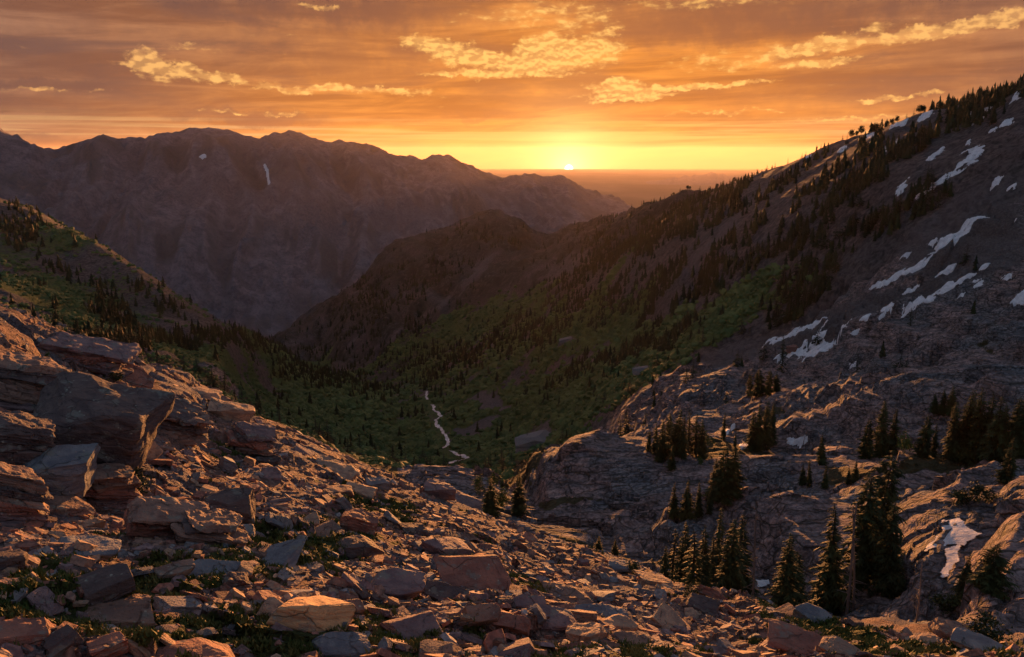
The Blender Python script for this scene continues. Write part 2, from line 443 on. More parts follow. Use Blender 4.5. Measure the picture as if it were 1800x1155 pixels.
def gsmooth(a, sig):
    n = int(sig * 3) + 1
    k = np.exp(-0.5 * (np.arange(-n, n + 1) / sig) ** 2)
    k /= k.sum()
    return np.convolve(np.pad(a, n, mode='edge'), k, mode='valid')


def pchip(xk, yk, x):
    h = np.diff(xk)
    dl = np.diff(yk) / h
    dk = np.zeros_like(yk)
    w1, w2 = 2 * h[1:] + h[:-1], h[1:] + 2 * h[:-1]
    ok = dl[:-1] * dl[1:] > 0
    with np.errstate(all='ignore'):
        hm = (w1 + w2) / (w1 / dl[:-1] + w2 / dl[1:])
    dk[1:-1] = np.where(ok, hm, 0.0)
    # let crests keep a little slope so they read as edges
    dk[0], dk[-1] = dl[0], dl[-1]
    i = np.clip(np.searchsorted(xk, x) - 1, 0, len(xk) - 2)
    t = (x - xk[i]) / h[i]
    t2, t3 = t * t, t * t * t
    return (2 * t3 - 3 * t2 + 1) * yk[i] + (t3 - 2 * t2 + t) * h[i] * dk[i] + (-2 * t3 + 3 * t2) * yk[i + 1] + (t3 - t2) * h[i] * dk[i + 1]


def build_land():
    K_lr, K_t = [], []
    for L in LINES:
        p = np.array(L, float)
        th, t = ray(p[:, 0], p[:, 1])
        o = np.argsort(th)
        lr = np.interp(TH, th[o], np.log(squeeze(p[o, 2], p[o, 0])))
        tt = np.interp(TH, th[o], t[o])
        K_lr.append(gsmooth(lr, 4.0))
        K_t.append(gsmooth(tt, 2.0))
    K_lr, K_t = np.array(K_lr), np.array(K_t)
    for i in range(1, len(K_lr)):
        K_lr[i] = np.maximum(K_lr[i], K_lr[i - 1] + 0.012)
    K_z = K_t * np.exp(K_lr)
    Z = np.zeros((len(TH), len(LR)))
    near_l = np.log([0.5, 1.2, 3.5])
    for j in range(len(TH)):
        xk = np.concatenate([near_l, K_lr[:, j], [math.log(9000.0)]])
        zk = np.concatenate([[-1.70, -1.75, -2.75], K_z[:, j], [-640.0]])
        Z[j] = pchip(xk, zk, LR)
    return Z


Z0 = build_land()
GX = np.sin(TH)[:, None] * RR[None, :]
GY = np.cos(TH)[:, None] * RR[None, :]
RG = np.broadcast_to(RR[None, :], GX.shape)
PX0, PY0 = project(GX, GY, Z0)
RU = unsqueeze(RG, PX0)


def plates(x, y, seed, step=1.0, tilt=0.5):
    """broken plates: flat cells, each at its own height and tilt"""
    xi, yi = np.floor(x), np.floor(y)
    best = np.full(x.shape, 9.0)
    out = np.zeros(x.shape)
    for ox in (-1, 0, 1):
        for oy in (-1, 0, 1):
            cx, cy = (xi + ox).astype(np.int64), (yi + oy).astype(np.int64)
            h1 = _hash(cx, cy, seed) / 65535.0
            h2 = _hash(cx, cy, seed + 101) / 65535.0
            dx, dy = x - (cx + h1), y - (cy + h2)
            d = dx * dx + dy * dy
            m = d < best
            h3 = _hash(cx, cy, seed + 202) / 65535.0 - 0.5
            h4 = _hash(cx, cy, seed + 303) / 65535.0 - 0.5
            h5 = _hash(cx, cy, seed + 404) / 65535.0 - 0.5
            out = np.where(m, step * h3 + 2 * tilt * (h4 * dx + h5 * dy), out)
            best = np.where(m, d, best)
    return out


def relief():
    """broken rock, ledges and gullies on top of the lie of the land"""
    dz = np.zeros_like(Z0)
    fg = 1 - sstep(RG, 34, 50)
    far = sstep(RG, 1900, 2500)
    val = sstep(RU, 280, 420) * (1 - far)
    bas = (1 - fg) * (1 - sstep(RU, 280, 420))
    # how rocky the basin and near slope are
    lam = 1400.0
    k = 0
    while lam > 0.10:
        q = lam / RG
        w = sstep(q, 0.004, 0.009) * (1 - sstep(q, 0.12, 0.22))
        m = w > 0.001
        if m.any():
            n = perlin(GX[m] / lam + 3.7 * k, GY[m] / lam - 1.9 * k, 11 + k)
            rid = 0.5 - 2 * np.abs(n) * 0.75
            amp = (0.060 * fg + 0.022 * bas + 0.055 * val + 0.0 * far)[m]
            rr = (0.035 * fg + 0.025 * bas + (0.03 + (0.05 + 0.08 * (lam < 160)) * sstep(RU, 900, 1100)) * val + (0.072 + 0.05 * (lam < 260)) * far)[m]
            dz[m] += w[m] * lam * (amp * n + rr * rid)
        lam *= 0.5
        k += 1
    # gullies down the far face
    mf = far > 0
    wob = 140 * perlin(GX[mf] / 600, GY[mf] / 600, 91)
    g1 = np.abs(perlin((GX[mf] + 0.35 * GY[mf] + wob) / 260, GY[mf] / 1500, 77))
    g2 = np.abs(perlin((GX[mf] + 0.25 * GY[mf] + 0.6 * wob) / 95, GY[mf] / 600, 78))
    face = sstep(RG[mf], 2500, 2800) * (1 - 0.75 * sstep(RG[mf], 3500, 3800))
    dz[mf] += face * (115 * (0.28 - g1) + 60 * (0.28 - g2) + 60 * perlin((GX[mf] + wob) / 420, GY[mf] / 420, 95) + 26 * perlin((GX[mf] - 0.6 * GY[mf]) / 150, GY[mf] / 260, 96))
    # and down the ridge this side of the canyon
    mm = (RU > 820) & (RG < 1950)
    wob = 30 * perlin(GX[mm] / 150, GY[mm] / 150, 92)
    g1 = np.abs(perlin((GX[mm] + 0.55 * GY[mm] + wob) / 78, GY[mm] / 500, 79))
    g2 = np.abs(perlin((GX[mm] + 0.5 * GY[mm] + wob) / 30, GY[mm] / 200, 80))
    dz[mm] += sstep(RU[mm], 820, 1000) * (1 - sstep(PX0[mm], 900, 1040)) * (1 - 0.6 * sstep(RG[mm], 1250, 1420)) * (24 * (0.26 - g1) + 9 * (0.26 - g2))
    # plates of broken bedrock, near and in the basin
    j = (fg > 0.01) & (RG > 5)
    xx, yy = GX[j], GY[j]
    wx, wy = 0.25 * perlin(xx / 0.9, yy / 0.9, 301), 0.25 * perlin(xx / 0.9, yy / 0.9, 302)
    mixr = sstep(perlin(xx / 2.6, yy / 2.6, 303), -0.35, 0.25)
    pl = 0.26 * plates((xx + wx) / 1.5, (yy - 0.4 * xx + wy) / 0.9, 311) + 0.13 * plates((xx + wx) / 0.62, (yy - 0.4 * xx + wy) / 0.38, 312) + 0.05 * plates(xx / 0.27, yy / 0.20, 313)
    dz[j] += fg[j] * pl * (0.35 + 0.65 * mixr)
    j = bas > 0.01
    xx, yy = GX[j], GY[j]
    wx, wy = 3.0 * perlin(xx / 12, yy / 12, 321), 3.0 * perlin(xx / 12, yy / 12, 322)
    sc = np.clip(RG[j] / 120, 0.6, 2.2)
    pl = 2.5 * plates((xx + wx) / 15, (yy + 0.4 * xx + wy) / 6.5, 331, 1.0, 0.35) + 0.85 * plates((xx + wx) / 8, (yy + 0.4 * xx + wy) / 2.6, 332, 1.0, 0.3) + 0.05 * plates((xx + 0.3 * wx) / 2.2, (yy + 0.3 * wy) / 1.1, 333)
    dz[j] += bas[j] * pl * sc * 0.75
    return dz, fg, bas, val, far


DZ, W_FG, W_BAS, W_VAL, W_FAR = relief()
# ledges in the layered rock
def ledges(Zc):
    zt = Zc + 0.10 * GX + 1.2 * perlin(GX / 30, GY / 30, 5) + 0.35 * perlin(GX / 8, GY / 8, 6)
    out = np.zeros_like(Zc)
    for lamb, blend in ((4.6, 0.95), (1.7, 0.95), (0.7, 0.4)):
        f = zt / lamb - np.floor(zt / lamb)
        out += W_BAS * blend * lamb * (sstep(f, 0.45, 1.0) - f) * (0.35 + 0.65 * sstep(perlin(GX / 22, GY / 22, int(lamb * 10)), -0.25, 0.3))
    zf = Zc + 0.42 * GY * 0 + 0.25 * GX + 0.6 * perlin(GX / 5, GY / 5, 7)
    for lamb, blend in ((0.85, 0.55), (0.27, 0.5)):
        f = zf / lamb - np.floor(zf / lamb)
        out += W_FG * sstep(RG, 9, 13) * blend * lamb * (sstep(f, 0.5, 1.0) - f) * sstep(perlin(GX / 4, GY / 4, int(lamb * 100)), -0.2, 0.3)
    return out


Z1 = Z0 + DZ
Z1 = Z1 + ledges(Z1)
near_flat = sstep(RG, 2.0, 6.0)
Z1 = Z0 + (Z1 - Z0) * near_flat
PX, PY = project(GX, GY, Z1)
_iTH, _iLR = np.arange(len(TH)), np.arange(len(LR))


def H(x, y):
    """ground height at world x, y"""
    x, y = np.asarray(x, float), np.asarray(y, float)
    a = np.interp(np.arctan2(x, y), TH, _iTH)
    b = np.interp(0.5 * np.log(x * x + y * y + 1e-6), LR, _iLR)
    i, j = np.minimum(a.astype(int), len(TH) - 2), np.minimum(b.astype(int), len(LR) - 2)
    fa, fb = a - i, b - j
    return (Z1[i, j] * (1 - fa) + Z1[i + 1, j] * fa) * (1 - fb) + (Z1[i, j + 1] * (1 - fa) + Z1[i + 1, j + 1] * fa) * fb


def hit(x, y, rmin=5.0):
    """where the line of sight through a photo pixel meets the ground: (X, Y, Z)"""
    th, t = ray(x, y)
    th, t = float(th), float(t)
    a = float(np.interp(th, TH, _iTH))
    i = min(int(a), len(TH) - 2)
    col = Z1[i] * (1 - (a - i)) + Z1[i + 1] * (a - i)
    f = col - RR * t
    k = np.nonzero((f > 0) & (RR > rmin))[0]
    k = int(k[0]) if len(k) else len(RR) - 1
    if f[k] <= 0:
        r = RR[-1]
    elif k > 0 and f[k - 1] < 0:
        s = f[k - 1] / (f[k - 1] - f[k])
        r = RR[k - 1] + s * (RR[k] - RR[k - 1])
    else:
        r = RR[k]
    return math.sin(th) * r, math.cos(th) * r, float(H(math.sin(th) * r, math.cos(th) * r))


def normal_at(x, y, e):
    gx = (H(x + e, y) - H(x - e, y)) / (2 * e)
    gy = (H(x, y + e) - H(x, y - e)) / (2 * e)
    n = np.stack([-gx, -gy, np.ones_like(gx)], -1)
    return n / np.linalg.norm(n, axis=-1, keepdims=True)


# what grows where (world maps, worked out once per ground point)
def cover():
    jk = 1 - 0.65 * sstep(RU, 300, 345)
    jx = PX + 26 * jk * perlin(PX / 60, PY / 40, 41)
    jy = PY + 16 * jk * perlin(PX / 50, PY / 30, 42)
    slope_n = perlin(GX / (0.05 * RG + 0.5), GY / (0.05 * RG + 0.5), 51)
    veg_and_shade = np.zeros_like(Z1)
    # near slope: turf between the stones
    turf = blobmask(jx, jy, [(120, 1060, 260, 70, 0), (500, 960, 150, 45, 0), (330, 1010, 130, 35, 0), (480, 1120, 330, 50, 0.0), (640, 1100, 130, 40, 0), (900, 880, 60, 20, 0.3),
                             (1470, 1110, 120, 32, 0.25), (1010, 1150, 200, 20, 0), (420, 790, 40, 20, 0), (1650, 1140, 150, 16, 0), (860, 1000, 60, 14, 0.4), (660, 890, 90, 20, 0.35)])
    tn = fbm(GX / 0.9, GY / 0.9, 61, 3)
    veg_and_shade = np.where(RU < 40, sstep(turf + 0.45 * tn, 0.27, 0.55), veg_and_shade)
    # basin: soil and turf in the hollows
    bn = fbm(GX / 16, GY / 16, 62, 3)
    hol = blobmask(jx, jy, [(960, 960, 260, 34, 0.05), (1010, 885, 110, 12, 0.0), (1620, 815, 150, 14, 0.02), (1250, 800, 150, 22, 0), (1500, 735, 170, 12, 0.05), (900, 850, 60, 30, 0), (1750, 620, 120, 10, 0), (1450, 830, 120, 16, 0)])
    veg_and_shade = np.where((RU >= 40) & (RU < 345), sstep(0.85 * hol + 0.5 * bn, 0.45, 0.85), veg_and_shade)
    left = ((RU > 60) & (PX < 700) | (RU > 170) & (PX < 960)) & (RU < 1000)
    veg_and_shade = np.where(left & (RU < 1200), np.clip(np.where(PX < 420, 0.55, 0.9) + 0.5 * fbm(GX / 25, GY / 25, 67, 3), 0, 1), veg_and_shade)
    # valley floor and flanks
    vn = fbm(GX / 60, GY / 60, 63, 4)
    green = blobmask(jx, jy, [(800, 760, 260, 80, 0), (1000, 690, 260, 70, -0.35), (1150, 610, 240, 60, -0.45), (1000, 590, 150, 60, -0.3), (560, 720, 220, 90, 0.2), (300, 640, 300, 70, 0.3),
                              (1280, 530, 110, 30, -0.5), (150, 570, 180, 40, 0.5)])
    v2 = sstep(green + 0.45 * vn, 0.30, 0.75)
    veg_and_shade = np.where(RU >= 345, np.maximum(v2, np.where(left, np.where(PX < 420, 0.30, 0.55) + 0.5 * vn, 0)), veg_and_shade)
    wob = 140 * perlin(GX / 600, GY / 600, 91)
    q1 = np.abs(perlin((GX + 0.25 * GY + 0.6 * wob) / 95, GY / 600, 78))
    q2 = np.abs(perlin((GX + 0.3 * GY + 0.5 * wob) / 40, GY / 300, 82))
    veg_and_shade = np.where(RU > 1700, np.clip(0.75 * sstep(q1 + 0.9 * q2 + 0.35 * fbm(GX / 70, GY / 110, 65, 3), 0.10, 0.65) * (0.55 + 0.8 * fbm(GX / 260, GY / 260, 64, 3)), 0, 0.8), veg_and_shade)  # far gully growth, its dark tone also painted in to deepen weak gully shading
    # bare talus
    scree = blobmask(jx, jy, [(1560, 540, 330, 60, -0.42), (1700, 430, 160, 110, -0.5), (1330, 610, 140, 26, -0.3), (1260, 420, 130, 14, -0.95), (860, 708, 45, 16, 0.25), (840, 750, 50, 12, -0.4),
                              (680, 600, 34, 6, -0.75), (520, 600, 40, 8, -0.3), (620, 605, 22, 5, -0.7), (990, 470, 60, 22, -0.4), (940, 475, 40, 9, -0.8), (770, 535, 40, 7, -0.8), (840, 480, 50, 12, -0.8),
                              (1130, 650, 22, 10, 0), (1000, 600, 24, 9, -0.4), (900, 830, 60, 10, 0), (950, 765, 34, 22, -0.4)])
    scree = np.where(RU > 300, sstep(scree + 0.22 * vn + 0.35 * fbm(GX / 14, GY / 14, 66, 3), 0.35, 0.75), 0)
    veg_and_shade = veg_and_shade * (1 - 0.92 * scree)
    return np.clip(veg_and_shade, 0, 1), scree


VEG, SCREE = cover()
SCRUB = np.where(RG < 2100, sstep(RU, 780, 950) * np.clip(0.90 + 0.9 * fbm((GX + 0.5 * GY) / 34, GY / 150, 68, 3), 0, 1) * (1 - 0.7 * SCREE), 0)

# ------------------------------------------------------------------ materials
def mat(name, rough=0.9, spec=0.2):
    m = bpy.data.materials.new(name)
    m.use_nodes = True
    n = NT(m.node_tree)
    b = m.node_tree.nodes['Principled BSDF']
    b.inputs['Roughness'].default_value = rough
    b.inputs['Specular IOR Level'].default_value = spec
    return m, n, b


def bump(n, b, h, strength, dist):
    bp = n.t.nodes.new('ShaderNodeBump')
    bp.inputs['Strength'].default_value = strength
    bp.inputs['Distance'].default_value = dist
    n.t.links.new(h, bp.inputs['Height'])
    n.t.links.new(bp.outputs[0], b.inputs['Normal'])


def attr(n, name, out='Color'):
    a = n.t.nodes.new('ShaderNodeAttribute')
    a.attribute_name = name
    return a.outputs[out]


def objco(n):
    return n.t.nodes.new('ShaderNodeTexCoord').outputs['Object']


def ground_mat(name, s, rock_a, rock_b, rock_c, veg_a, veg_b, scree_c, bstr=0.6, crack=True, bedding=False, calm=0.0):
    """s: metres of the main texture grain"""
    m, n, b = mat(name)
    co = objco(n)
    cv = n.sep(attr(n, 'cover'))
    n1 = n.noise(co, 1.0 / s, 5, 0.6)
    n2 = n.noise(co, 4.3 / s, 5, 0.65, 0.4)
    n3 = n.noise(co, 0.17 / s, 3, 0.5)
    rock = n.mix(n.ss(n1, 0.35, 0.65), rock_a, rock_b)
    rock = n.mix(n.ss(n3, 0.45, 0.62), rock, rock_c)
    lo, up_ = 0.5 + 0.3 * calm, 1.28 - 0.15 * calm
    rock = n.mix(n.ss(n2, 0.36, 0.62), n.mix(1.0, rock, (lo, lo, lo + 0.02), 'MULTIPLY'), n.mix(1.0, rock, (up_, up_, up_), 'MULTIPLY'))
    if bedding:
        bc = n.vm('MULTIPLY', co, (0.10, 0.55, 1.6))
        bd = n.noise(bc, 1.0, 4, 0.65, 0.6)
        rock = n.mix(n.ss(bd, 0.36, 0.64), n.mix(1.0, rock, (0.62, 0.66, 0.72), 'MULTIPLY'), n.mix(1.0, rock, (1.28, 1.18, 1.14), 'MULTIPLY'))
        jw = n.vm('ADD', n.vm('MULTIPLY', co, (0.060, 0.50, 1.00)), n.vm('SCALE', n.noise(co, 0.25, 3, 0.6, 0, 2, True), scale=0.8))
        jd = n.voro(jw, 1.0, 'DISTANCE_TO_EDGE')
        jd2 = n.voro(n.vm('MULTIPLY', jw, (2.7, 2.7, 2.7)), 1.0, 'DISTANCE_TO_EDGE')
        joint = n.mx(n.ss(jd, 0.012, 0.05, 1.0, 0.0), n.mul(n.ss(jd2, 0.01, 0.06, 0.7, 0.0), n.ss(n3, 0.45, 0.6)))
        rock = n.mix(n.mul(joint, 0.7), rock, (0.045, 0.042, 0.030))
    scr = n.mix(n.ss(n2, 0.3, 0.7), scree_c, tuple(1.9 * c for c in scree_c))
    rock = n.mix(cv[1], rock, scr)
    rock = n.mix(n.mul(cv[2], n.ss(n1, 0.30, 0.55)), rock, (0.034, 0.034, 0.028))
    vg = n.mix(n.ss(n2, 0.35, 0.65), veg_a, veg_b)
    edge = n.ss(n.add(cv[0], n.mul(n.sub(n2, 0.5), 0.9)), 0.38 - 0.2 * calm, 0.62 + 0.25 * calm)
    colr = n.mix(edge, rock, vg)
    n.t.links.new(colr, b.inputs['Base Color'])
    hgt = n.add(n.mul(n1, 0.6), n.mul(n2, 0.5))
    if crack:
        wv = n.vm('ADD', co, n.vm('SCALE', n.noise(co, 0.8 / s, 3, 0.5, 0, 2, True), scale=1.6 * s))
        st = n.vm('MULTIPLY', wv, (0.45, 0.45, 1.5))
        vd = n.voro(st, 1.0 / s, 'DISTANCE_TO_EDGE')
        hgt = n.add(hgt, n.mul(n.ss(vd, 0.0, 0.06), 0.35))
    if bedding:
        hgt = n.sub(n.add(n.mul(hgt, 0.6), n.mul(bd, 0.9)), n.mul(joint, 0.7))
    bump(n, b, hgt, bstr, s * 0.9)
    return m


M_FG = ground_mat('near_slope_rock', 0.32, (0.165, 0.098, 0.080), (0.285, 0.180, 0.142), (0.165, 0.150, 0.158), (0.036, 0.046, 0.014), (0.080, 0.092, 0.026), (0.12, 0.09, 0.08), 0.9)
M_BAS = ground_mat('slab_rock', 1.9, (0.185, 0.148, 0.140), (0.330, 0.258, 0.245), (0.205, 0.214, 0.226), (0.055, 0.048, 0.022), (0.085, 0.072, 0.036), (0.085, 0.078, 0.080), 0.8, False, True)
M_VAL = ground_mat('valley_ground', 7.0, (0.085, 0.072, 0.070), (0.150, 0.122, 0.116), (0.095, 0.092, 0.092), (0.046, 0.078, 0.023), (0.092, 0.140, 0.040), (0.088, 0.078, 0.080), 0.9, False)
M_FAR = ground_mat('far_range_rock', 38.0, (0.120, 0.108, 0.124), (0.200, 0.178, 0.198), (0.140, 0.126, 0.142), (0.078, 0.074, 0.078), (0.110, 0.102, 0.104), (0.12, 0.10, 0.09), 0.6, False, False, 1.0)  # pale purple of distance haze is put into this rock colour


def land_section(name, r0, r1, material, smooth=True, u0=0.0, u1=1e9):
    j0 = int(np.searchsorted(RR, r0))
    j1 = int(np.searchsorted(RR, r1)) if r1 < RR[-1] else len(RR) - 1
    nj = j1 - j0 + 1
    V = np.stack([GX[:, j0:j1 + 1], GY[:, j0:j1 + 1], Z1[:, j0:j1 + 1]], -1).reshape(-1, 3)
    C = np.stack([VEG[:, j0:j1 + 1], SCREE[:, j0:j1 + 1], SCRUB[:, j0:j1 + 1]], -1).reshape(-1, 3)
    i, j = np.meshgrid(np.arange(len(TH) - 1), np.arange(nj - 1), indexing='ij')
    a = (i * nj + j).ravel()
    F = np.stack([a, a + nj, a + nj + 1, a + 1], -1)
    u = RU[:-1, j0:j1].ravel()
    F = F[(u >= u0) & (u < u1)]
    used, inv = np.unique(F, return_inverse=True)
    me = mesh_np(name, V[used], inv.reshape(F.shape), [material], smooth, {'cover': C[used]})
    return link(name, me, kind='structure')


land_section('hillside', 0.7, 46, M_FG, False)
land_section('rock_basin_terrain', 46, 345, M_BAS, False, 0, 335)
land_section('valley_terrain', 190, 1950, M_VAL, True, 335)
land_section('far_mountains', 1950, 9000, M_FAR)

# the plain out to the horizon, and the low range standing on it
def plain():
    m, n, b = mat('plain_ground')
    co = objco(n)
    a = n.noise(n.vm('MULTIPLY', co, (1.0, 0.5, 1.0)), 0.00035, 5, 0.6)
    c = n.mix(n.ss(a, 0.4, 0.62), (0.10, 0.08, 0.06), (0.16, 0.13, 0.10))
    n.t.links.new(c, b.inputs['Base Color'])
    th = np.linspace(-RAD(88), RAD(88), 90)
    rr = np.exp(np.linspace(math.log(6500), math.log(34300), 40))
    X, Y = np.sin(th)[:, None] * rr, np.cos(th)[:, None] * rr
    V = np.stack([X, Y, np.full_like(X, -640.0) - 3.0], -1).reshape(-1, 3)
    i, j = np.meshgrid(np.arange(89), np.arange(39), indexing='ij')
    a = (i * 40 + j).ravel()
    F = np.stack([a, a + 40, a + 41, a + 1], -1)
    link('plain_ground', mesh_np('plain_ground', V, F, [m]), kind='structure')
    # distant range
    px = np.linspace(1120, 1420, 120)
    prof = 12 * np.exp(-((px - 1250) / 45) ** 2) + 6 * np.exp(-((px - 1190) / 40) ** 2) + 7 * np.exp(-((px - 1330) / 60) ** 2) + 2.4 * fbm(px / 18, px * 0, 5, 4)
    prof *= sstep(px, 1120, 1180) * (1 - sstep(px, 1370, 1420))
    th2, _ = ray(px, np.full_like(px, 312))
    rows = []
    for k, (r, s) in enumerate(((17300, 0.0), (18000, 0.6), (18700, 1.0), (19400, 0.5), (20300, 0.0))):
        nz = 1 + 0.2 * perlin(px / 9 + k * 5.3, px * 0 + k, 8)
        rows.append(np.stack([np.sin(th2) * r, np.cos(th2) * r, -646 + 15.0 * prof * s * nz], -1))
    V = np.array(rows).transpose(1, 0, 2).reshape(-1, 3)
    i, j = np.meshgrid(np.arange(119), np.arange(4), indexing='ij')
    a = (i * 5 + j).ravel()
    F = np.stack([a, a + 5, a + 6, a + 1], -1)
    link('distant_mountains', mesh_np('distant_mountains', V, F, [M_FAR], attrs={'cover': np.zeros((len(V), 3))}), kind='structure')


plain()

# the shining strip of stream on the valley floor
STREAM_PTS = []


def stream():
    m, n, b = mat('stream_water', 0.25, 0.5)
    co = objco(n)
    f = n.noise(co, 0.5, 4, 0.6)
    n.t.links.new(n.mix(n.ss(f, 0.35, 0.6), (0.45, 0.48, 0.52), (0.78, 0.80, 0.82)), b.inputs['Base Color'])
    bump(n, b, f, 0.5, 0.4)
    runs = [[(748, 689), (750, 694), (749, 699), (753, 703)], [(757, 712), (763, 716), (762, 721), (771, 726), (774, 732), (767, 739), (766, 747), (771, 752), (777, 755), (779, 762), (785, 770), (788, 778), (786, 784), (780, 789)],
            [(789, 793), (800, 797), (803, 801), (814, 801), (819, 806), (812, 810), (798, 812), (788, 817)]]
    V, F = [], []
    for run in runs:
        P = np.array([hit(x, y, 300) for x, y in run])
        # denser along the run
        s = np.linspace(0, len(P) - 1, len(P) * 6)
        Q = np.stack([np.interp(s, np.arange(len(P)), P[:, k]) for k in range(3)], -1)
        Q[:, 0] += 1.4 * perlin(s * 1.3, s * 0, 3)
        T = np.gradient(Q[:, :2], axis=0)
        T /= np.linalg.norm(T, axis=1, keepdims=True) + 1e-9
        N = np.stack([-T[:, 1], T[:, 0]], -1)
        w = 0.75 + 1.1 * np.abs(perlin(s * 1.3, s * 0 + 9, 4))
        STREAM_PTS.extend(Q[:, :2].tolist())
        w *= np.clip(np.minimum(s, s[-1] - s) * 2.0 + 0.25, 0, 1)
        b0 = len(V)
        for k in range(len(Q)):
            for e in (-1, -0.33, 0.33, 1):
                p = Q[k, :2] + N[k] * w[k] * e
                V.append((p[0], p[1], max(float(H(*p)), Q[k, 2] - 0.4) + 0.45))
        for k in range(len(Q) - 1):
            for e in range(3):
                a = b0 + k * 4 + e
                F.append((a, a + 1, a + 5, a + 4))
    link('stream', mesh_np('stream', np.array(V), np.array(F), [m]), kind='structure', label='thin white stream winding down the green valley floor')


stream()


# ------------------------------------------------------------------ loose rock
RNG = np.random.default_rng(7)
random.seed(7)


def rock_mat(name, by_attr=False):
    m, n, b = mat(name, 0.82, 0.25)
    co = objco(n)
    if by_attr:
        base = attr(n, 'tint')
        geo = n.t.nodes.new('ShaderNodeNewGeometry')
        co = geo.outputs['Position']
        f2 = n.noise(co, 14.0, 2, 0.6)
        colr = n.mix(n.ss(f2, 0.35, 0.65), n.mix(1.0, base, (0.65, 0.65, 0.68), 'MULTIPLY'), n.mix(1.0, base, (1.25, 1.2, 1.15), 'MULTIPLY'))
        n.t.links.new(colr, b.inputs['Base Color'])
        bump(n, b, f2, 0.6, 0.04)
        return m
    oi = n.t.nodes.new('ShaderNodeObjectInfo')
    rnd = oi.outputs['Random']
    tint = oi.outputs['Color']
    co = n.vm('ADD', co, n.xyz(n.mul(rnd, 31.0), n.mul(rnd, 17.0), n.mul(rnd, 5.0)))
    lay = n.vm('MULTIPLY', co, (1.0, 1.0, 5.0))
    f1 = n.noise(lay, 2.6, 4, 0.62, 0.5)
    f2 = n.noise(co, 16.0, 3, 0.65)
    f3 = n.noise(co, 3.4, 3, 0.6)
    c = n.mix(n.ss(f1, 0.36, 0.64), n.mix(1.0, tint, (0.74, 0.72, 0.76), 'MULTIPLY'), n.mix(1.0, tint, (1.22, 1.16, 1.10), 'MULTIPLY'))
    ck = n.voro(n.vm('ADD', n.vm('MULTIPLY', co, (1.1, 1.1, 2.6)), n.vm('SCALE', n.noise(co, 2.0, 3, 0.6, 0, 2, True), scale=0.5)), 1.3, 'DISTANCE_TO_EDGE')
    crk = n.mul(n.ss(ck, 0.004, 0.022, 1.0, 0.0), n.ss(f3, 0.42, 0.55))
    c = n.mix(n.mul(n.ss(f3, 0.57, 0.66), 0.6), c, (0.185, 0.200, 0.175))
    li = n.voro(co, 9.0, 'F1')
    c = n.mix(n.mul(n.ss(li, 0.10, 0.20, 1.0, 0.0), n.ss(f3, 0.50, 0.60)), c, (0.30, 0.31, 0.26))
    c = n.mix(n.mul(crk, 0.35), c, (0.03, 0.026, 0.024))
    c = n.mix(n.mul(n.ss(f2, 0.60, 0.72), 0.6), c, n.mix(1.0, c, (0.35, 0.35, 0.38), 'MULTIPLY'))
    n.t.links.new(c, b.inputs['Base Color'])
    bump(n, b, n.sub(n.add(n.mul(f1, 0.7), n.mul(f2, 0.35)), n.mul(crk, 0.6)), 0.8, 0.10)
    return m


M_ROCK = rock_mat('quartzite')
M_STONES = rock_mat('loose_stone', True)
TINTS = {'lit_tan': (0.500, 0.315, 0.165), 'red': (0.260, 0.128, 0.098), 'brown': (0.232, 0.150, 0.117), 'mauve': (0.200, 0.145, 0.148), 'grey': (0.205, 0.205, 0.212), 'tan': (0.355, 0.245, 0.172), 'dark': (0.105, 0.082, 0.080), 'blue': (0.150, 0.170, 0.195)}  # first tint: tan rock brightened, sunlight put into its colour


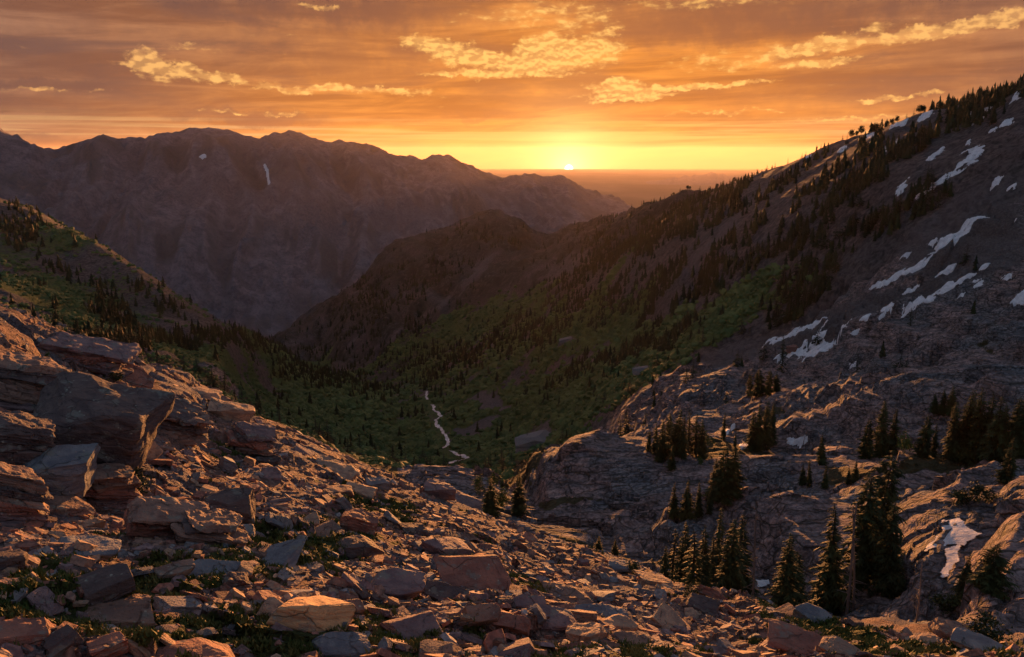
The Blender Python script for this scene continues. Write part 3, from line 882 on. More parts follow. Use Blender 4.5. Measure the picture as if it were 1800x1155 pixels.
def rock_mesh(name, seed, dims, cuts=7, rough=0.02, rounds=3, strata=0.0, top_flat=True):
    """an angular block: a box trimmed by planes, its edges knocked off, faces weathered; base at z=0"""
    rn = random.Random(seed)
    bm = bmesh.new()
    bmesh.ops.create_cube(bm, size=2.0)
    for v in bm.verts:
        v.co.x += rn.uniform(-0.35, 0.35)
        v.co.y += rn.uniform(-0.35, 0.35)
        v.co.z += rn.uniform(-0.30, 0.22)
    for _ in range(cuts):
        az = rn.uniform(0, 2 * math.pi)
        zc = rn.choice((0.0, 0.2, 0.4, 0.8, 1.3)) * (1 if rn.random() < 0.8 else -1)
        nn = Vector((math.cos(az), math.sin(az), zc)).normalized()
        ext = max(v.co.dot(nn) for v in bm.verts)
        bmesh.ops.bisect_plane(bm, geom=bm.verts[:] + bm.edges[:] + bm.faces[:], plane_co=nn * ext * rn.uniform(0.62, 0.92), plane_no=nn, clear_outer=True, dist=1e-5)
        bmesh.ops.holes_fill(bm, edges=[e for e in bm.edges if e.is_boundary], sides=0)
    for v in bm.verts:
        v.co.x *= dims[0] / 2
        v.co.y *= dims[1] / 2
        v.co.z *= dims[2] / 2
    size = (dims[0] * dims[1] * dims[2]) ** (1 / 3)
    try:
        bmesh.ops.bevel(bm, geom=bm.edges[:], offset=size * 0.030, segments=1, affect='EDGES', clamp_overlap=True)
    except Exception:
        pass
    bmesh.ops.triangulate(bm, faces=bm.faces[:])
    lim = max(dims) * 0.5
    for _ in range(rounds):
        lim *= 0.55
        es = [e for e in bm.edges if e.calc_length() > lim]
        if es:
            bmesh.ops.subdivide_edges(bm, edges=es, cuts=1, use_grid_fill=True)
            bmesh.ops.triangulate(bm, faces=[f for f in bm.faces if len(f.verts) > 3])
    bm.normal_update()
    P = np.array([v.co[:] for v in bm.verts])
    N = np.array([v.normal[:] for v in bm.verts])
    s = size * 0.5
    d = fbm((P[:, 0] + P[:, 2]) / s + seed, (P[:, 1] - 0.7 * P[:, 2]) / s, seed % 97, 4) * rough * size * 1.6
    if strata:
        lz = P[:, 2] / (dims[2] * 0.17) + 0.5 * perlin(P[:, 0] / s, P[:, 1] / s, seed % 89)
        side = 1 - np.abs(N[:, 2]) ** 2
        d += side * strata * size * (perlin(lz, lz * 0 + seed * 0.37, seed % 83) * 1.5)
    P = P + N * d[:, None]
    P[:, 2] -= P[:, 2].min()
    for v, p in zip(bm.verts, P):
        v.co = p
    me = bpy.data.meshes.new(name)
    bm.to_mesh(me)
    bm.free()
    me.materials.append(M_ROCK)
    return me


def slant(p):
    return math.sqrt(p[0] ** 2 + p[1] ** 2 + p[2] ** 2)


HERO_SPOTS = []


def boulder(x0, y0, x1, y1, tint, label, name='boulder', depth=0.8, yaw=0.0, tilt=(0, 0), cuts=7, strata=0.03, seed=None, sink=0.18, rounds=3, hk=1.0, rough=0.02, group=None):
    """a single rock whose outline fills this box of the photo"""
    seed = seed or int(x0 * 7 + y0 * 13 + x1)
    cx = 0.5 * (x0 + x1)
    p = hit(cx, y1 - 0.12 * (y1 - y0))
    sl = slant(p)
    w = 0.90 * (x1 - x0) * sl / FPX
    hp = (y1 - y0) * sl / FPX
    dn = -p[2] / sl
    D = min(w * depth, 1.15 * hp / max(dn, 0.2))
    h = 0.80 * max(0.32 * hp, (hp - 0.55 * D * dn) * 0.92 - 0.55 * w * abs(math.sin(RAD(tilt[1]))) - 0.35 * D * abs(math.sin(RAD(tilt[0])))) * hk
    if name in ('outcrop_rock', 'ledge_rock'):
        h *= 0.58
        cuts += 3
    me = rock_mesh(name, seed, (w, D, h * (1 + sink)), cuts, rough, rounds, 0.4 * strata)
    depth = D / w
    az = math.atan2(p[0], p[1])
    q = (p[0] + math.sin(az) * w * depth * 0.32, p[1] + math.cos(az) * w * depth * 0.32)
    z = min(p[2], float(H(*q)))
    o = link(name, me, None, (q[0], q[1], z - sink * h * 0.75), label=label, category='rock')
    o.rotation_euler = (RAD(tilt[0]), RAD(tilt[1]), RAD(yaw) - az)
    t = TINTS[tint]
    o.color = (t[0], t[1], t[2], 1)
    if group:
        o['group'] = group
    HERO_SPOTS.append((q[0], q[1], 0.5 * w))
    return o


def outcrop(x0, y0, x1, y1, tint, label, n=4, roll=20, pitch=6, yaw=0, seed=1, depth=0.9, k=1.0):
    """bedrock standing out of the slope as a stack of dipping layers"""
    rn = random.Random(seed)
    p = hit(0.5 * (x0 + x1), y1 - 0.1 * (y1 - y0))
    sl = slant(p)
    w, hp = (x1 - x0) * sl / FPX, (y1 - y0) * sl / FPX
    az = math.atan2(p[0], p[1])
    e = bpy.data.objects.new('rock_outcrop', None)
    COL.objects.link(e)
    D = w * depth
    q = (p[0] + math.sin(az) * D * 0.35, p[1] + math.cos(az) * D * 0.35)
    e.location = (q[0], q[1], min(p[2], float(H(*q))) - 0.12 * hp)
    e.rotation_euler = (RAD(pitch), RAD(roll), RAD(yaw) - az)
    e['label'], e['category'] = label, 'rock'
    n += 3
    z = -0.25 * hp
    tot = k * 0.72 * hp
    for i in range(n):
        f = i / max(1, n - 1)
        th_ = (tot + 0.25 * hp) / n * rn.uniform(0.75, 1.5)
        ww, dd = w * rn.uniform(0.78, 1.05) * (1 - 0.22 * f), D * rn.uniform(0.75, 1.0) * (1 - 0.25 * f)
        me = rock_mesh('rock_layer', seed * 31 + i, (ww, dd, th_ * 1.15), 6, 0.045, 4, 0.05)
        o = link('rock_layer', me, e, (rn.uniform(-0.10, 0.10) * w, rn.uniform(-0.04, 0.12) * D + 0.10 * D * f, z))
        o.rotation_euler = (RAD(rn.uniform(-4, 4)), RAD(rn.uniform(-5, 5)), RAD(rn.uniform(-14, 14)))
        t = np.array(TINTS[tint if rn.random() < 0.6 else rn.choice(('brown', 'mauve', 'dark', 'red'))]) * rn.uniform(0.85, 1.15)
        o.color = (t[0], t[1], t[2], 1)
        z += th_ * 0.86
    HERO_SPOTS.append((q[0], q[1], 0.5 * w))
    return e


def heroes():
    B = boulder
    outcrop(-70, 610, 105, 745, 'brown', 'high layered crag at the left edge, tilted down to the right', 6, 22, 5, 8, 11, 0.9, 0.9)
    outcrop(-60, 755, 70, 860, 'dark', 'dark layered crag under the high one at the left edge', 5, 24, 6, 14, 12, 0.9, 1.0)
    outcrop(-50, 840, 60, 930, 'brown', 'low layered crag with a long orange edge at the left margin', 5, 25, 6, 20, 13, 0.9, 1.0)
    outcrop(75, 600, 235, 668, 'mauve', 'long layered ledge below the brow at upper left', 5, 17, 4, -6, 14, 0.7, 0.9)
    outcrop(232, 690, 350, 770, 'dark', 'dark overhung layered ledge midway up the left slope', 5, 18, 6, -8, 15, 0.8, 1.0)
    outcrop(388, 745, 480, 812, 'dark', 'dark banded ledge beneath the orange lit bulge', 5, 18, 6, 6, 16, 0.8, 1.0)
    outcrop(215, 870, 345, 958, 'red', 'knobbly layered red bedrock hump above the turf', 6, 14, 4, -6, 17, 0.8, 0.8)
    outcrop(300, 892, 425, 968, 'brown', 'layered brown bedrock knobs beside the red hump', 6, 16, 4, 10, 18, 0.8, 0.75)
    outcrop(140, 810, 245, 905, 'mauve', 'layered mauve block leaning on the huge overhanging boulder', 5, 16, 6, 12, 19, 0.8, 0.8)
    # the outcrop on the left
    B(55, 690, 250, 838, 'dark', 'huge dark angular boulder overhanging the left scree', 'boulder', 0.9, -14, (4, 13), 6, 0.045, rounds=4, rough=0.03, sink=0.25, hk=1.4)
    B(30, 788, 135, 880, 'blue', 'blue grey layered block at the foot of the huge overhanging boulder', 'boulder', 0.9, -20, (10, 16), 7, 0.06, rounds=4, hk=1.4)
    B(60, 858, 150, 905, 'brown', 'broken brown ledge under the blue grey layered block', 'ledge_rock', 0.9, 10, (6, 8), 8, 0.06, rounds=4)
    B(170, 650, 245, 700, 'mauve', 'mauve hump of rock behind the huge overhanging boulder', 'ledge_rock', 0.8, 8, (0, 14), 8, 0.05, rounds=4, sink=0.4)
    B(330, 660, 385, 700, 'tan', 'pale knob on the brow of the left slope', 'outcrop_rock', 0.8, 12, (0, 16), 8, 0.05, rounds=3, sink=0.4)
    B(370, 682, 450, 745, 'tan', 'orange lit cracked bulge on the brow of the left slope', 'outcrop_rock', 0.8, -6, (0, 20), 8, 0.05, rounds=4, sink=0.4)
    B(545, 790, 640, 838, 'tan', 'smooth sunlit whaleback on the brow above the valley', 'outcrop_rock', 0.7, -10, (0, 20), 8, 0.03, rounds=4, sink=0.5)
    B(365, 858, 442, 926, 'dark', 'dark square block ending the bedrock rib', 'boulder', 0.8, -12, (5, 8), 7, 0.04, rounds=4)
    # the near field
    B(488, 1036, 602, 1116, 'lit_tan', 'split block with a bright orange flat top facing the sun', 'boulder', 0.95, -24, (-24, 8), 4, 0.04, rounds=4, rough=0.010, hk=1.5, seed=41)
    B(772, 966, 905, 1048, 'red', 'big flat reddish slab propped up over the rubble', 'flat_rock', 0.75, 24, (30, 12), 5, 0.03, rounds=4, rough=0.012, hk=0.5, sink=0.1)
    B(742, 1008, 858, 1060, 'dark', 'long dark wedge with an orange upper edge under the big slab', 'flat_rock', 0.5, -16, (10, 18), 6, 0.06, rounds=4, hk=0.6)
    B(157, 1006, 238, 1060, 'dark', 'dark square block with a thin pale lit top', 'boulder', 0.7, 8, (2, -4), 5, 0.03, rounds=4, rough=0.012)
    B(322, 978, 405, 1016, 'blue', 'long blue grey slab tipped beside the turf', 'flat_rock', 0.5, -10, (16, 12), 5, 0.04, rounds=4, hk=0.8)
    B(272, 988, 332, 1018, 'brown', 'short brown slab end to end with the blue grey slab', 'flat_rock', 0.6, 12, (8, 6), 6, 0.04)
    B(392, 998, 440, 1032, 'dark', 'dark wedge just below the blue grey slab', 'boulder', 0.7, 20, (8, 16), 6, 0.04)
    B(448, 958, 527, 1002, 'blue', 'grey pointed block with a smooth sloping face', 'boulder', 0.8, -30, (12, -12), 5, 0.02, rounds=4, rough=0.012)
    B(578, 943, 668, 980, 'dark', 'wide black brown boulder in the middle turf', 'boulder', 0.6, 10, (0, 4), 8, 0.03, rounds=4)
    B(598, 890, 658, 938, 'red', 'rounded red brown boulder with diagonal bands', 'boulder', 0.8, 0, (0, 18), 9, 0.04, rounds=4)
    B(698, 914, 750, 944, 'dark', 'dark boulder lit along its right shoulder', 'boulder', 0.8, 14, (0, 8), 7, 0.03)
    B(752, 934, 820, 982, 'mauve', 'steep mauve pyramid block above the big flat slab', 'boulder', 0.8, 32, (8, 12), 5, 0.02, rounds=4, rough=0.012)
    B(255, 1102, 388, 1165, 'red', 'broad streaked red boulder at the bottom edge', 'boulder', 0.8, 8, (0, 6), 8, 0.03, rounds=4)
    B(-20, 1094, 82, 1142, 'red', 'wide red slab in the bottom corner turf', 'flat_rock', 0.7, -10, (4, 6), 7, 0.04, rounds=4)
    B(80, 1108, 138, 1150, 'dark', 'dark tilted flake beside the wide corner slab', 'flat_rock', 0.6, 26, (14, -14), 6, 0.03)
    B(163, 1112, 222, 1158, 'red', 'rust red block left of the broad streaked boulder', 'boulder', 0.8, 18, (6, 4), 6, 0.03)
    B(148, 1058, 252, 1102, 'brown', 'half buried brown hump below the pale topped block', 'boulder', 0.7, -6, (0, 6), 9, 0.03, sink=0.5, rounds=4)
    B(555, 1112, 648, 1160, 'blue', 'grey rounded boulder with an orange lip at the bottom', 'boulder', 0.7, 6, (0, 6), 9, 0.02, rounds=4)
    B(672, 1048, 772, 1126, 'mauve', 'dark purple slab leaning towards the viewer', 'flat_rock', 0.6, 20, (26, 6), 5, 0.02, rounds=4, hk=0.7, rough=0.012)
    B(582, 1034, 640, 1086, 'brown', 'rusty plate leaning behind the orange topped block', 'flat_rock', 0.5, 30, (22, 10), 6, 0.03, hk=0.8)
    B(640, 990, 742, 1052, 'mauve', 'fractured mauve block between the turf and the long wedge', 'boulder', 0.8, -12, (4, 8), 8, 0.05, rounds=4)
    B(895, 1022, 958, 1078, 'mauve', 'square mauve plate right of the big flat slab', 'flat_rock', 0.5, -6, (30, 4), 5, 0.02, rounds=4, hk=0.7, rough=0.012)
    B(866, 1038, 902, 1068, 'dark', 'small dark block squeezed between slab and square plate', 'boulder', 0.8, 10, (6, 6), 6, 0.03)
    B(818, 1058, 884, 1098, 'brown', 'brown plate standing over the blue grey rubble', 'flat_rock', 0.5, 8, (26, -4), 6, 0.03, hk=0.8)
    B(868, 1072, 928, 1108, 'red', 'deep red plate at the head of the rubble', 'flat_rock', 0.5, -14, (24, 4), 6, 0.02, hk=0.8)
    B(925, 1066, 1008, 1102, 'mauve', 'low mauve slab above the blue grey rubble', 'flat_rock', 0.7, 10, (8, 6), 7, 0.03, rounds=4)
    B(952, 1030, 1050, 1064, 'brown', 'flat outcrop with a lit top right of the square plate', 'ledge_rock', 0.7, -4, (2, 8), 7, 0.05, rounds=4, sink=0.4)
    B(1003, 1082, 1064, 1134, 'tan', 'layered orange block right of the rubble', 'boulder', 0.8, -18, (0, -14), 6, 0.08, rounds=4)
    B(1060, 1076, 1118, 1116, 'tan', 'round shouldered orange brown block behind the layered one', 'boulder', 0.8, 10, (0, 6), 7, 0.03, rounds=4)
    B(1084, 1114, 1150, 1136, 'brown', 'thin brown slab in front of the round shouldered block', 'flat_rock', 0.6, 12, (2, 6), 6, 0.04)
    B(1000, 1052, 1102, 1082, 'blue', 'blue grey ledge behind the orange blocks', 'ledge_rock', 0.6, 4, (2, 4), 7, 0.05, rounds=4, sink=0.4)
    B(1203, 1042, 1264, 1080, 'dark', 'lone black boulder on the sunlit brow', 'boulder', 0.8, -8, (0, 10), 8, 0.04, rounds=4)
    B(1168, 1088, 1206, 1108, 'brown', 'brown wedge on the slope left of centre right turf', 'boulder', 0.6, 14, (0, 14), 6, 0.04)
    B(1118, 1000, 1182, 1034, 'tan', 'pale tilted plate at the brow beside the firs', 'flat_rock', 0.6, 30, (0, 18), 6, 0.04, sink=0.3)
    B(1396, 1062, 1478, 1100, 'blue', 'grey sunken slab on the brow right of the firs', 'flat_rock', 0.6, -24, (2, 14), 6, 0.03, rounds=4, sink=0.3)
    B(1350, 1112, 1440, 1140, 'red', 'flat red slab lying in the lower right turf', 'flat_rock', 0.7, -10, (0, 8), 7, 0.03, sink=0.4)
    B(1445, 1128, 1520, 1152, 'tan', 'long tan slab near the bottom right turf', 'flat_rock', 0.6, -18, (0, 10), 7, 0.03, sink=0.4)
    B(1640, 1092, 1700, 1126, 'brown', 'brown peaked boulder at the lower right brow', 'boulder', 0.7, 10, (4, 6), 7, 0.03, rounds=4)
    B(1602, 1108, 1648, 1134, 'tan', 'tan block leaning on the brown peaked boulder', 'boulder', 0.8, 24, (0, -10), 7, 0.03)
    B(1690, 1118, 1790, 1150, 'grey', 'long grey ledge in the bottom right corner', 'ledge_rock', 0.6, -8, (0, 8), 8, 0.04, rounds=4, sink=0.4)
    B(566, 842, 622, 868, 'brown', 'small dark block under the sunlit whaleback', 'boulder', 0.7, 8, (0, 10), 7, 0.04)
    B(608, 850, 672, 876, 'tan', 'flat tan slab below the whaleback brow', 'flat_rock', 0.6, -10, (2, 8), 7, 0.05)
    B(640, 838, 680, 862, 'grey', 'grey block perched on the flat tan slab', 'boulder', 0.8, 16, (4, 6), 7, 0.03)
    B(402, 926, 446, 950, 'grey', 'round grey green boulder at the toe of the bedrock rib', 'boulder', 0.9, 0, (0, 0), 9, 0.0)
    B(96, 920, 192, 972, 'blue', 'bluish half buried hump under the broken ledge', 'outcrop_rock', 0.8, 0, (0, 12), 8, 0.04, rounds=4, sink=0.4)
    B(140, 908, 178, 930, 'tan', 'small square tan block on the bluish hump', 'boulder', 0.8, 16, (6, 4), 5, 0.0)
    B(-10, 970, 44, 1004, 'dark', 'dark red boulder at the left edge of the turf', 'boulder', 0.8, 10, (0, 8), 8, 0.03)
    # bare rock standing out of the valley
    B(905, 748, 975, 792, 'grey', 'pale crag standing alone on the green valley side', 'crag', 0.8, -10, (0, -14), 8, 0.05, rounds=4, sink=0.3)
    B(1112, 640, 1146, 658, 'grey', 'small pale crag among the hillside firs', 'crag', 0.8, 0, (0, -12), 8, 0.05, sink=0.3)
    B(985, 588, 1018, 602, 'grey', 'tiny pale crag high on the green flank', 'crag', 0.8, 0, (0, -12), 8, 0.05, sink=0.3)
    B(742, 842, 800, 880, 'mauve', 'rounded boulder below the brow beside the twin firs', 'boulder', 0.9, 10, (0, 6), 9, 0.03, rounds=4)
    B(786, 860, 850, 890, 'mauve', 'long cracked boulder ridge left of the twin firs', 'boulder', 0.8, -22, (0, 16), 9, 0.05, rounds=4)
    B(1060, 985, 1110, 1006, 'blue', 'blue grey rock at the basin foot', 'boulder', 0.8, 4, (0, 6), 8, 0.03)
    B(1380, 606, 1402, 622, 'red', 'rusty boulder in the middle of a snow streak', 'boulder', 0.8, 0, (0, 0), 8, 0.03)


heroes()

# stones that can be told apart: one object each
def stones():
    meshes = []
    for k in range(18):
        rn = random.Random(100 + k)
        meshes.append(rock_mesh('stone', 300 + k, (1.0, rn.uniform(0.55, 0.9), rn.uniform(0.10, 0.36)), rn.randint(4, 8), 0.012, 1, 0.02))
    looks = [('red', 'reddish'), ('brown', 'brown'), ('mauve', 'mauve'), ('tan', 'tan'), ('grey', 'grey'), ('blue', 'bluish'), ('dark', 'dark')]
    zones = [((0, 620, 260, 880), 'broken off the left outcrop'), ((0, 860, 320, 1160), 'among turf at lower left'), ((320, 880, 720, 1020), 'on the middle scree'), ((320, 1020, 760, 1160), 'around the orange topped block'),
             ((760, 1060, 1060, 1160), 'in the rubble at bottom centre'), ((700, 880, 1200, 1060), 'on the sunlit slope below the brow'), ((1060, 1040, 1600, 1160), 'on the lower right brow'), ((240, 740, 620, 880), 'on the scree under the left brow')]
    wts = np.array([0.10, 0.17, 0.18, 0.16, 0.13, 0.12, 0.06, 0.08])
    n = 0
    tries = 0
    while n < 285 and tries < 4000:
        tries += 1
        (x0, y0, x1, y1), where = zones[RNG.choice(len(zones), p=wts)]
        x, y = RNG.uniform(x0, x1), RNG.uniform(y0, y1)
        p = hit(x, y)
        r = math.hypot(p[0], p[1])
        if r > 31 or any((p[0] - a) ** 2 + (p[1] - b) ** 2 < (c * 0.75) ** 2 for a, b, c in HERO_SPOTS):
            continue
        px = float(np.clip(RNG.lognormal(math.log(26), 0.38), 16, 58))
        size = px * slant(p) / FPX
        tk, tw = looks[RNG.choice(7, p=[0.22, 0.2, 0.16, 0.18, 0.1, 0.07, 0.07])]
        big = 'large' if px > 34 else 'small'
        o = link('stone', meshes[RNG.integers(18)], None, (p[0], p[1], p[2] - 0.10 * size), label=f'{big} flat {tw} stone lying loose {where}', category='stone', group=f'{big} {tw} stones {where}')
        nn = Vector(normal_at(np.array(p[0]), np.array(p[1]), 0.25).tolist())
        q = nn.to_track_quat('Z', 'Y') @ Euler((RNG.normal(0, 0.22), RNG.normal(0, 0.22), RNG.uniform(0, 6.28))).to_quaternion()
        o.rotation_euler = q.to_euler()
        s = size * RNG.uniform(0.85, 1.15)
        o.scale = (s, s, s * RNG.uniform(0.7, 1.3))
        t = np.array(TINTS[tk]) * RNG.uniform(0.85, 1.2)
        o.color = (t[0], t[1], t[2], 1)
        n += 1
    # everything smaller: scree
    N = 26000
    th = RNG.uniform(-RAD(40), RAD(40), N * 2)
    lr = RNG.uniform(math.log(6.0), math.log(31), N * 2)
    x, y = np.sin(th) * np.exp(lr), np.cos(th) * np.exp(lr)
    px, py = project(x, y, H(x, y))
    den = 0.30 + blobmask(px, py, [(560, 900, 300, 90, 0.25), (900, 1090, 240, 60, 0), (1000, 1000, 260, 50, 0.35), (250, 940, 260, 60, 0), (620, 1000, 260, 90, 0.2), (420, 840, 200, 50, 0.2)])
    i_th = np.clip(np.interp(th, TH, _iTH).astype(int), 0, len(TH) - 1)
    i_lr = np.clip(np.interp(lr, LR, _iLR).astype(int), 0, len(LR) - 1)
    den *= 1 - 0.55 * VEG[i_th, i_lr]
    clump = sstep(fbm(x / 1.3, y / 1.3, 71, 3), -0.45, 0.45)
    keep = RNG.random(len(x)) < np.clip(den * (0.25 + 1.2 * clump), 0, 1)
    x, y, th, lr = x[keep][:N], y[keep][:N], th[keep][:N], lr[keep][:N]
    N = len(x)
    size = np.clip(RNG.lognormal(math.log(0.082), 0.55, N), 0.028, 0.27) * (0.6 + 0.028 * np.exp(lr))
    size = np.where(RNG.random(N) < 0.10, RNG.uniform(0.20, 0.46, N), size)
    nn = normal_at(x, y, 0.15)
    ang = RNG.uniform(0, 2 * np.pi, N)
    k = np.arange(6)
    phi = k[None] * np.pi / 3 + RNG.normal(0, 0.22, (N, 6))
    rad = RNG.uniform(0.7, 1.15, (N, 6))
    asp = RNG.uniform(0.45, 0.95, (N, 1))
    bx, by = np.cos(phi) * rad, np.sin(phi) * rad * asp
    thick = np.where(size > 0.2, RNG.uniform(0.06, 0.28, N), RNG.uniform(0.08, 0.45, N))
    tz = thick[:, None] + 0.35 * thick[:, None] * RNG.normal(0, 0.5, (N, 6))
    loc = np.concatenate([np.stack([bx, by, np.full_like(bx, -0.25)], -1), np.stack([bx * 0.86, by * 0.86, tz], -1)], 1) * (0.5 * size)[:, None, None]
    c, s = np.cos(ang)[:, None], np.sin(ang)[:, None]
    lx, ly, lz = loc[..., 0] * c - loc[..., 1] * s, loc[..., 0] * s + loc[..., 1] * c, loc[..., 2]
    up = nn + RNG.normal(0, 0.22, (N, 3))
    up /= np.linalg.norm(up, axis=1, keepdims=True)
    ex = np.cross(np.tile([0, 1.0, 0], (N, 1)), up)
    ex /= np.linalg.norm(ex, axis=1, keepdims=True)
    ey = np.cross(up, ex)
    V = np.stack([x, y, H(x, y)], -1)[:, None] + lx[..., None] * ex[:, None] + ly[..., None] * ey[:, None] + lz[..., None] * up[:, None]
    F = [(6, 7, 8), (6, 8, 9), (6, 9, 10), (6, 10, 11)]
    for q in range(6):
        F += [(q, (q + 1) % 6, 6 + (q + 1) % 6), (q, 6 + (q + 1) % 6, 6 + q)]
    F = np.array(F)[None] + 12 * np.arange(N)[:, None, None]
    pal = np.array([TINTS[t] for t in ('red', 'brown', 'mauve', 'tan', 'grey', 'blue', 'dark')])
    ci = RNG.choice(7, N, p=[0.24, 0.20, 0.16, 0.16, 0.12, 0.06, 0.06])
    cl = pal[ci] * RNG.uniform(0.8, 1.3, (N, 1))
    me = mesh_np('scree', V.reshape(-1, 3), F.reshape(-1, 3), [M_STONES], False, {'tint': np.repeat(cl, 12, 0)})
    link('scree_gravel', me, kind='stuff', label='small loose stones and chips strewn over the near slope', category='gravel')


stones()

# ------------------------------------------------------------------ turf on the near slope
def leaf_mat(name, ca, cb, scale=0.5, transl=0.0):
    m, n, b = mat(name, 0.75, 0.15)
    geo = n.t.nodes.new('ShaderNodeNewGeometry')
    f = n.noise(geo.outputs['Position'], scale, 2, 0.6)
    n.t.links.new(n.mix(n.ss(f, 0.35, 0.65), ca, cb), b.inputs['Base Color'])
    return m


def grass():
    m = leaf_mat('turf_blades', (0.048, 0.078, 0.018), (0.135, 0.132, 0.045), 2.2)
    NT_ = 30000
    th = RNG.uniform(-RAD(40), RAD(40), NT_ * 6)
    lr = RNG.uniform(math.log(6.0), math.log(30), NT_ * 6)
    i_th = np.clip(np.interp(th, TH, _iTH).astype(int), 0, len(TH) - 1)
    i_lr = np.clip(np.interp(lr, LR, _iLR).astype(int), 0, len(LR) - 1)
    g = VEG[i_th, i_lr]
    x, y = np.sin(th) * np.exp(lr), np.cos(th) * np.exp(lr)
    g = g * sstep(perlin(x / 0.35, y / 0.35, 5), -0.3, 0.35)
    keep = RNG.random(len(th)) < 0.9 * g
    x, y = x[keep][:NT_], y[keep][:NT_]
    n, B = len(x), 6
    r = np.hypot(x, y)
    a = RNG.uniform(0, 2 * np.pi, (n, B))
    hgt = RNG.uniform(0.025, 0.085, (n, B)) * (0.75 + 0.02 * r)[:, None]
    lean = RNG.uniform(0.2, 0.9, (n, B)) * hgt
    off = RNG.uniform(0, 0.07, (n, B))
    a2 = RNG.uniform(0, 2 * np.pi, (n, B))
    bx, by = x[:, None] + off * np.cos(a2), y[:, None] + off * np.sin(a2)
    bz = np.broadcast_to(H(x, y)[:, None] - 0.01, bx.shape)
    w = 0.012 + 0.0008 * r[:, None]
    wx, wy = -np.sin(a) * w, np.cos(a) * w
    V = np.stack([np.stack([bx - wx, by - wy, bz], -1), np.stack([bx + wx, by + wy, bz], -1), np.stack([bx + lean * np.cos(a), by + lean * np.sin(a), bz + hgt], -1)], 2).reshape(-1, 3)
    F = np.arange(len(V)).reshape(-1, 3)
    link('grass', mesh_np('grass', V, F, [m]), kind='stuff', label='short olive turf growing between the stones', category='grass')


grass()

# ------------------------------------------------------------------ trees
M_NEEDLE = leaf_mat('fir_needles', (0.020, 0.032, 0.014), (0.046, 0.062, 0.023), 0.35)
M_FARTREE = leaf_mat('hillside_needles', (0.016, 0.022, 0.010), (0.034, 0.042, 0.016), 0.06)
M_ASPEN = leaf_mat('aspen_leaves', (0.050, 0.085, 0.020), (0.085, 0.120, 0.030), 0.6)
M_BRUSH = leaf_mat('brush_leaves', (0.050, 0.084, 0.026), (0.105, 0.150, 0.050), 0.08)


def bark_mat(name, ca, cb):
    m, n, b = mat(name, 0.9, 0.1)
    co = objco(n)
    f = n.noise(n.vm('MULTIPLY', co, (1, 1, 0.2)), 9.0, 3, 0.6)
    n.t.links.new(n.mix(n.ss(f, 0.35, 0.65), ca, cb), b.inputs['Base Color'])
    return m


M_BARK = bark_mat('fir_bark', (0.05, 0.04, 0.033), (0.10, 0.085, 0.07))
M_DEAD = bark_mat('bleached_wood', (0.13, 0.115, 0.11), (0.24, 0.215, 0.20))


def trunk_mesh(name, h, r0, material, seed=0, snag=False):
    V, F = [], []
    rn = random.Random(seed)
    lv, sg = 7, 7
    for i in range(lv):
        f = i / (lv - 1)
        rr = r0 * (1 - f) ** 0.8 + 0.004 * h
        ox, oy = 0.008 * h * math.sin(f * 5 + seed), 0.008 * h * math.cos(f * 4 + seed)
        for k in range(sg):
            a = 2 * math.pi * k / sg
            V.append((ox + rr * math.cos(a), oy + rr * math.sin(a), f * h - 0.04 * h * (i == 0)))
    for i in range(lv - 1):
        for k in range(sg):
            a, b = i * sg + k, i * sg + (k + 1) % sg
            F += [(a, b, b + sg), (a, b + sg, a + sg)]
    if snag:
        for _ in range(46):
            z = rn.uniform(0.18, 0.96) * h
            L = h * 0.13 * (1.05 - z / h) * rn.uniform(0.5, 1.3)
            a = rn.uniform(0, 6.28)
            b0 = len(V)
            d = (math.cos(a), math.sin(a))
            w = 0.0035 * h
            V += [(-d[1] * w, d[0] * w, z), (d[1] * w, -d[0] * w, z), (0, 0, z + 2 * w), (d[0] * L, d[1] * L, z + L * rn.uniform(-0.5, 0.2))]
            F += [(b0, b0 + 1, b0 + 3), (b0 + 1, b0 + 2, b0 + 3), (b0 + 2, b0, b0 + 3)]
    return mesh_np(name, np.array(V), np.array(F), [material])


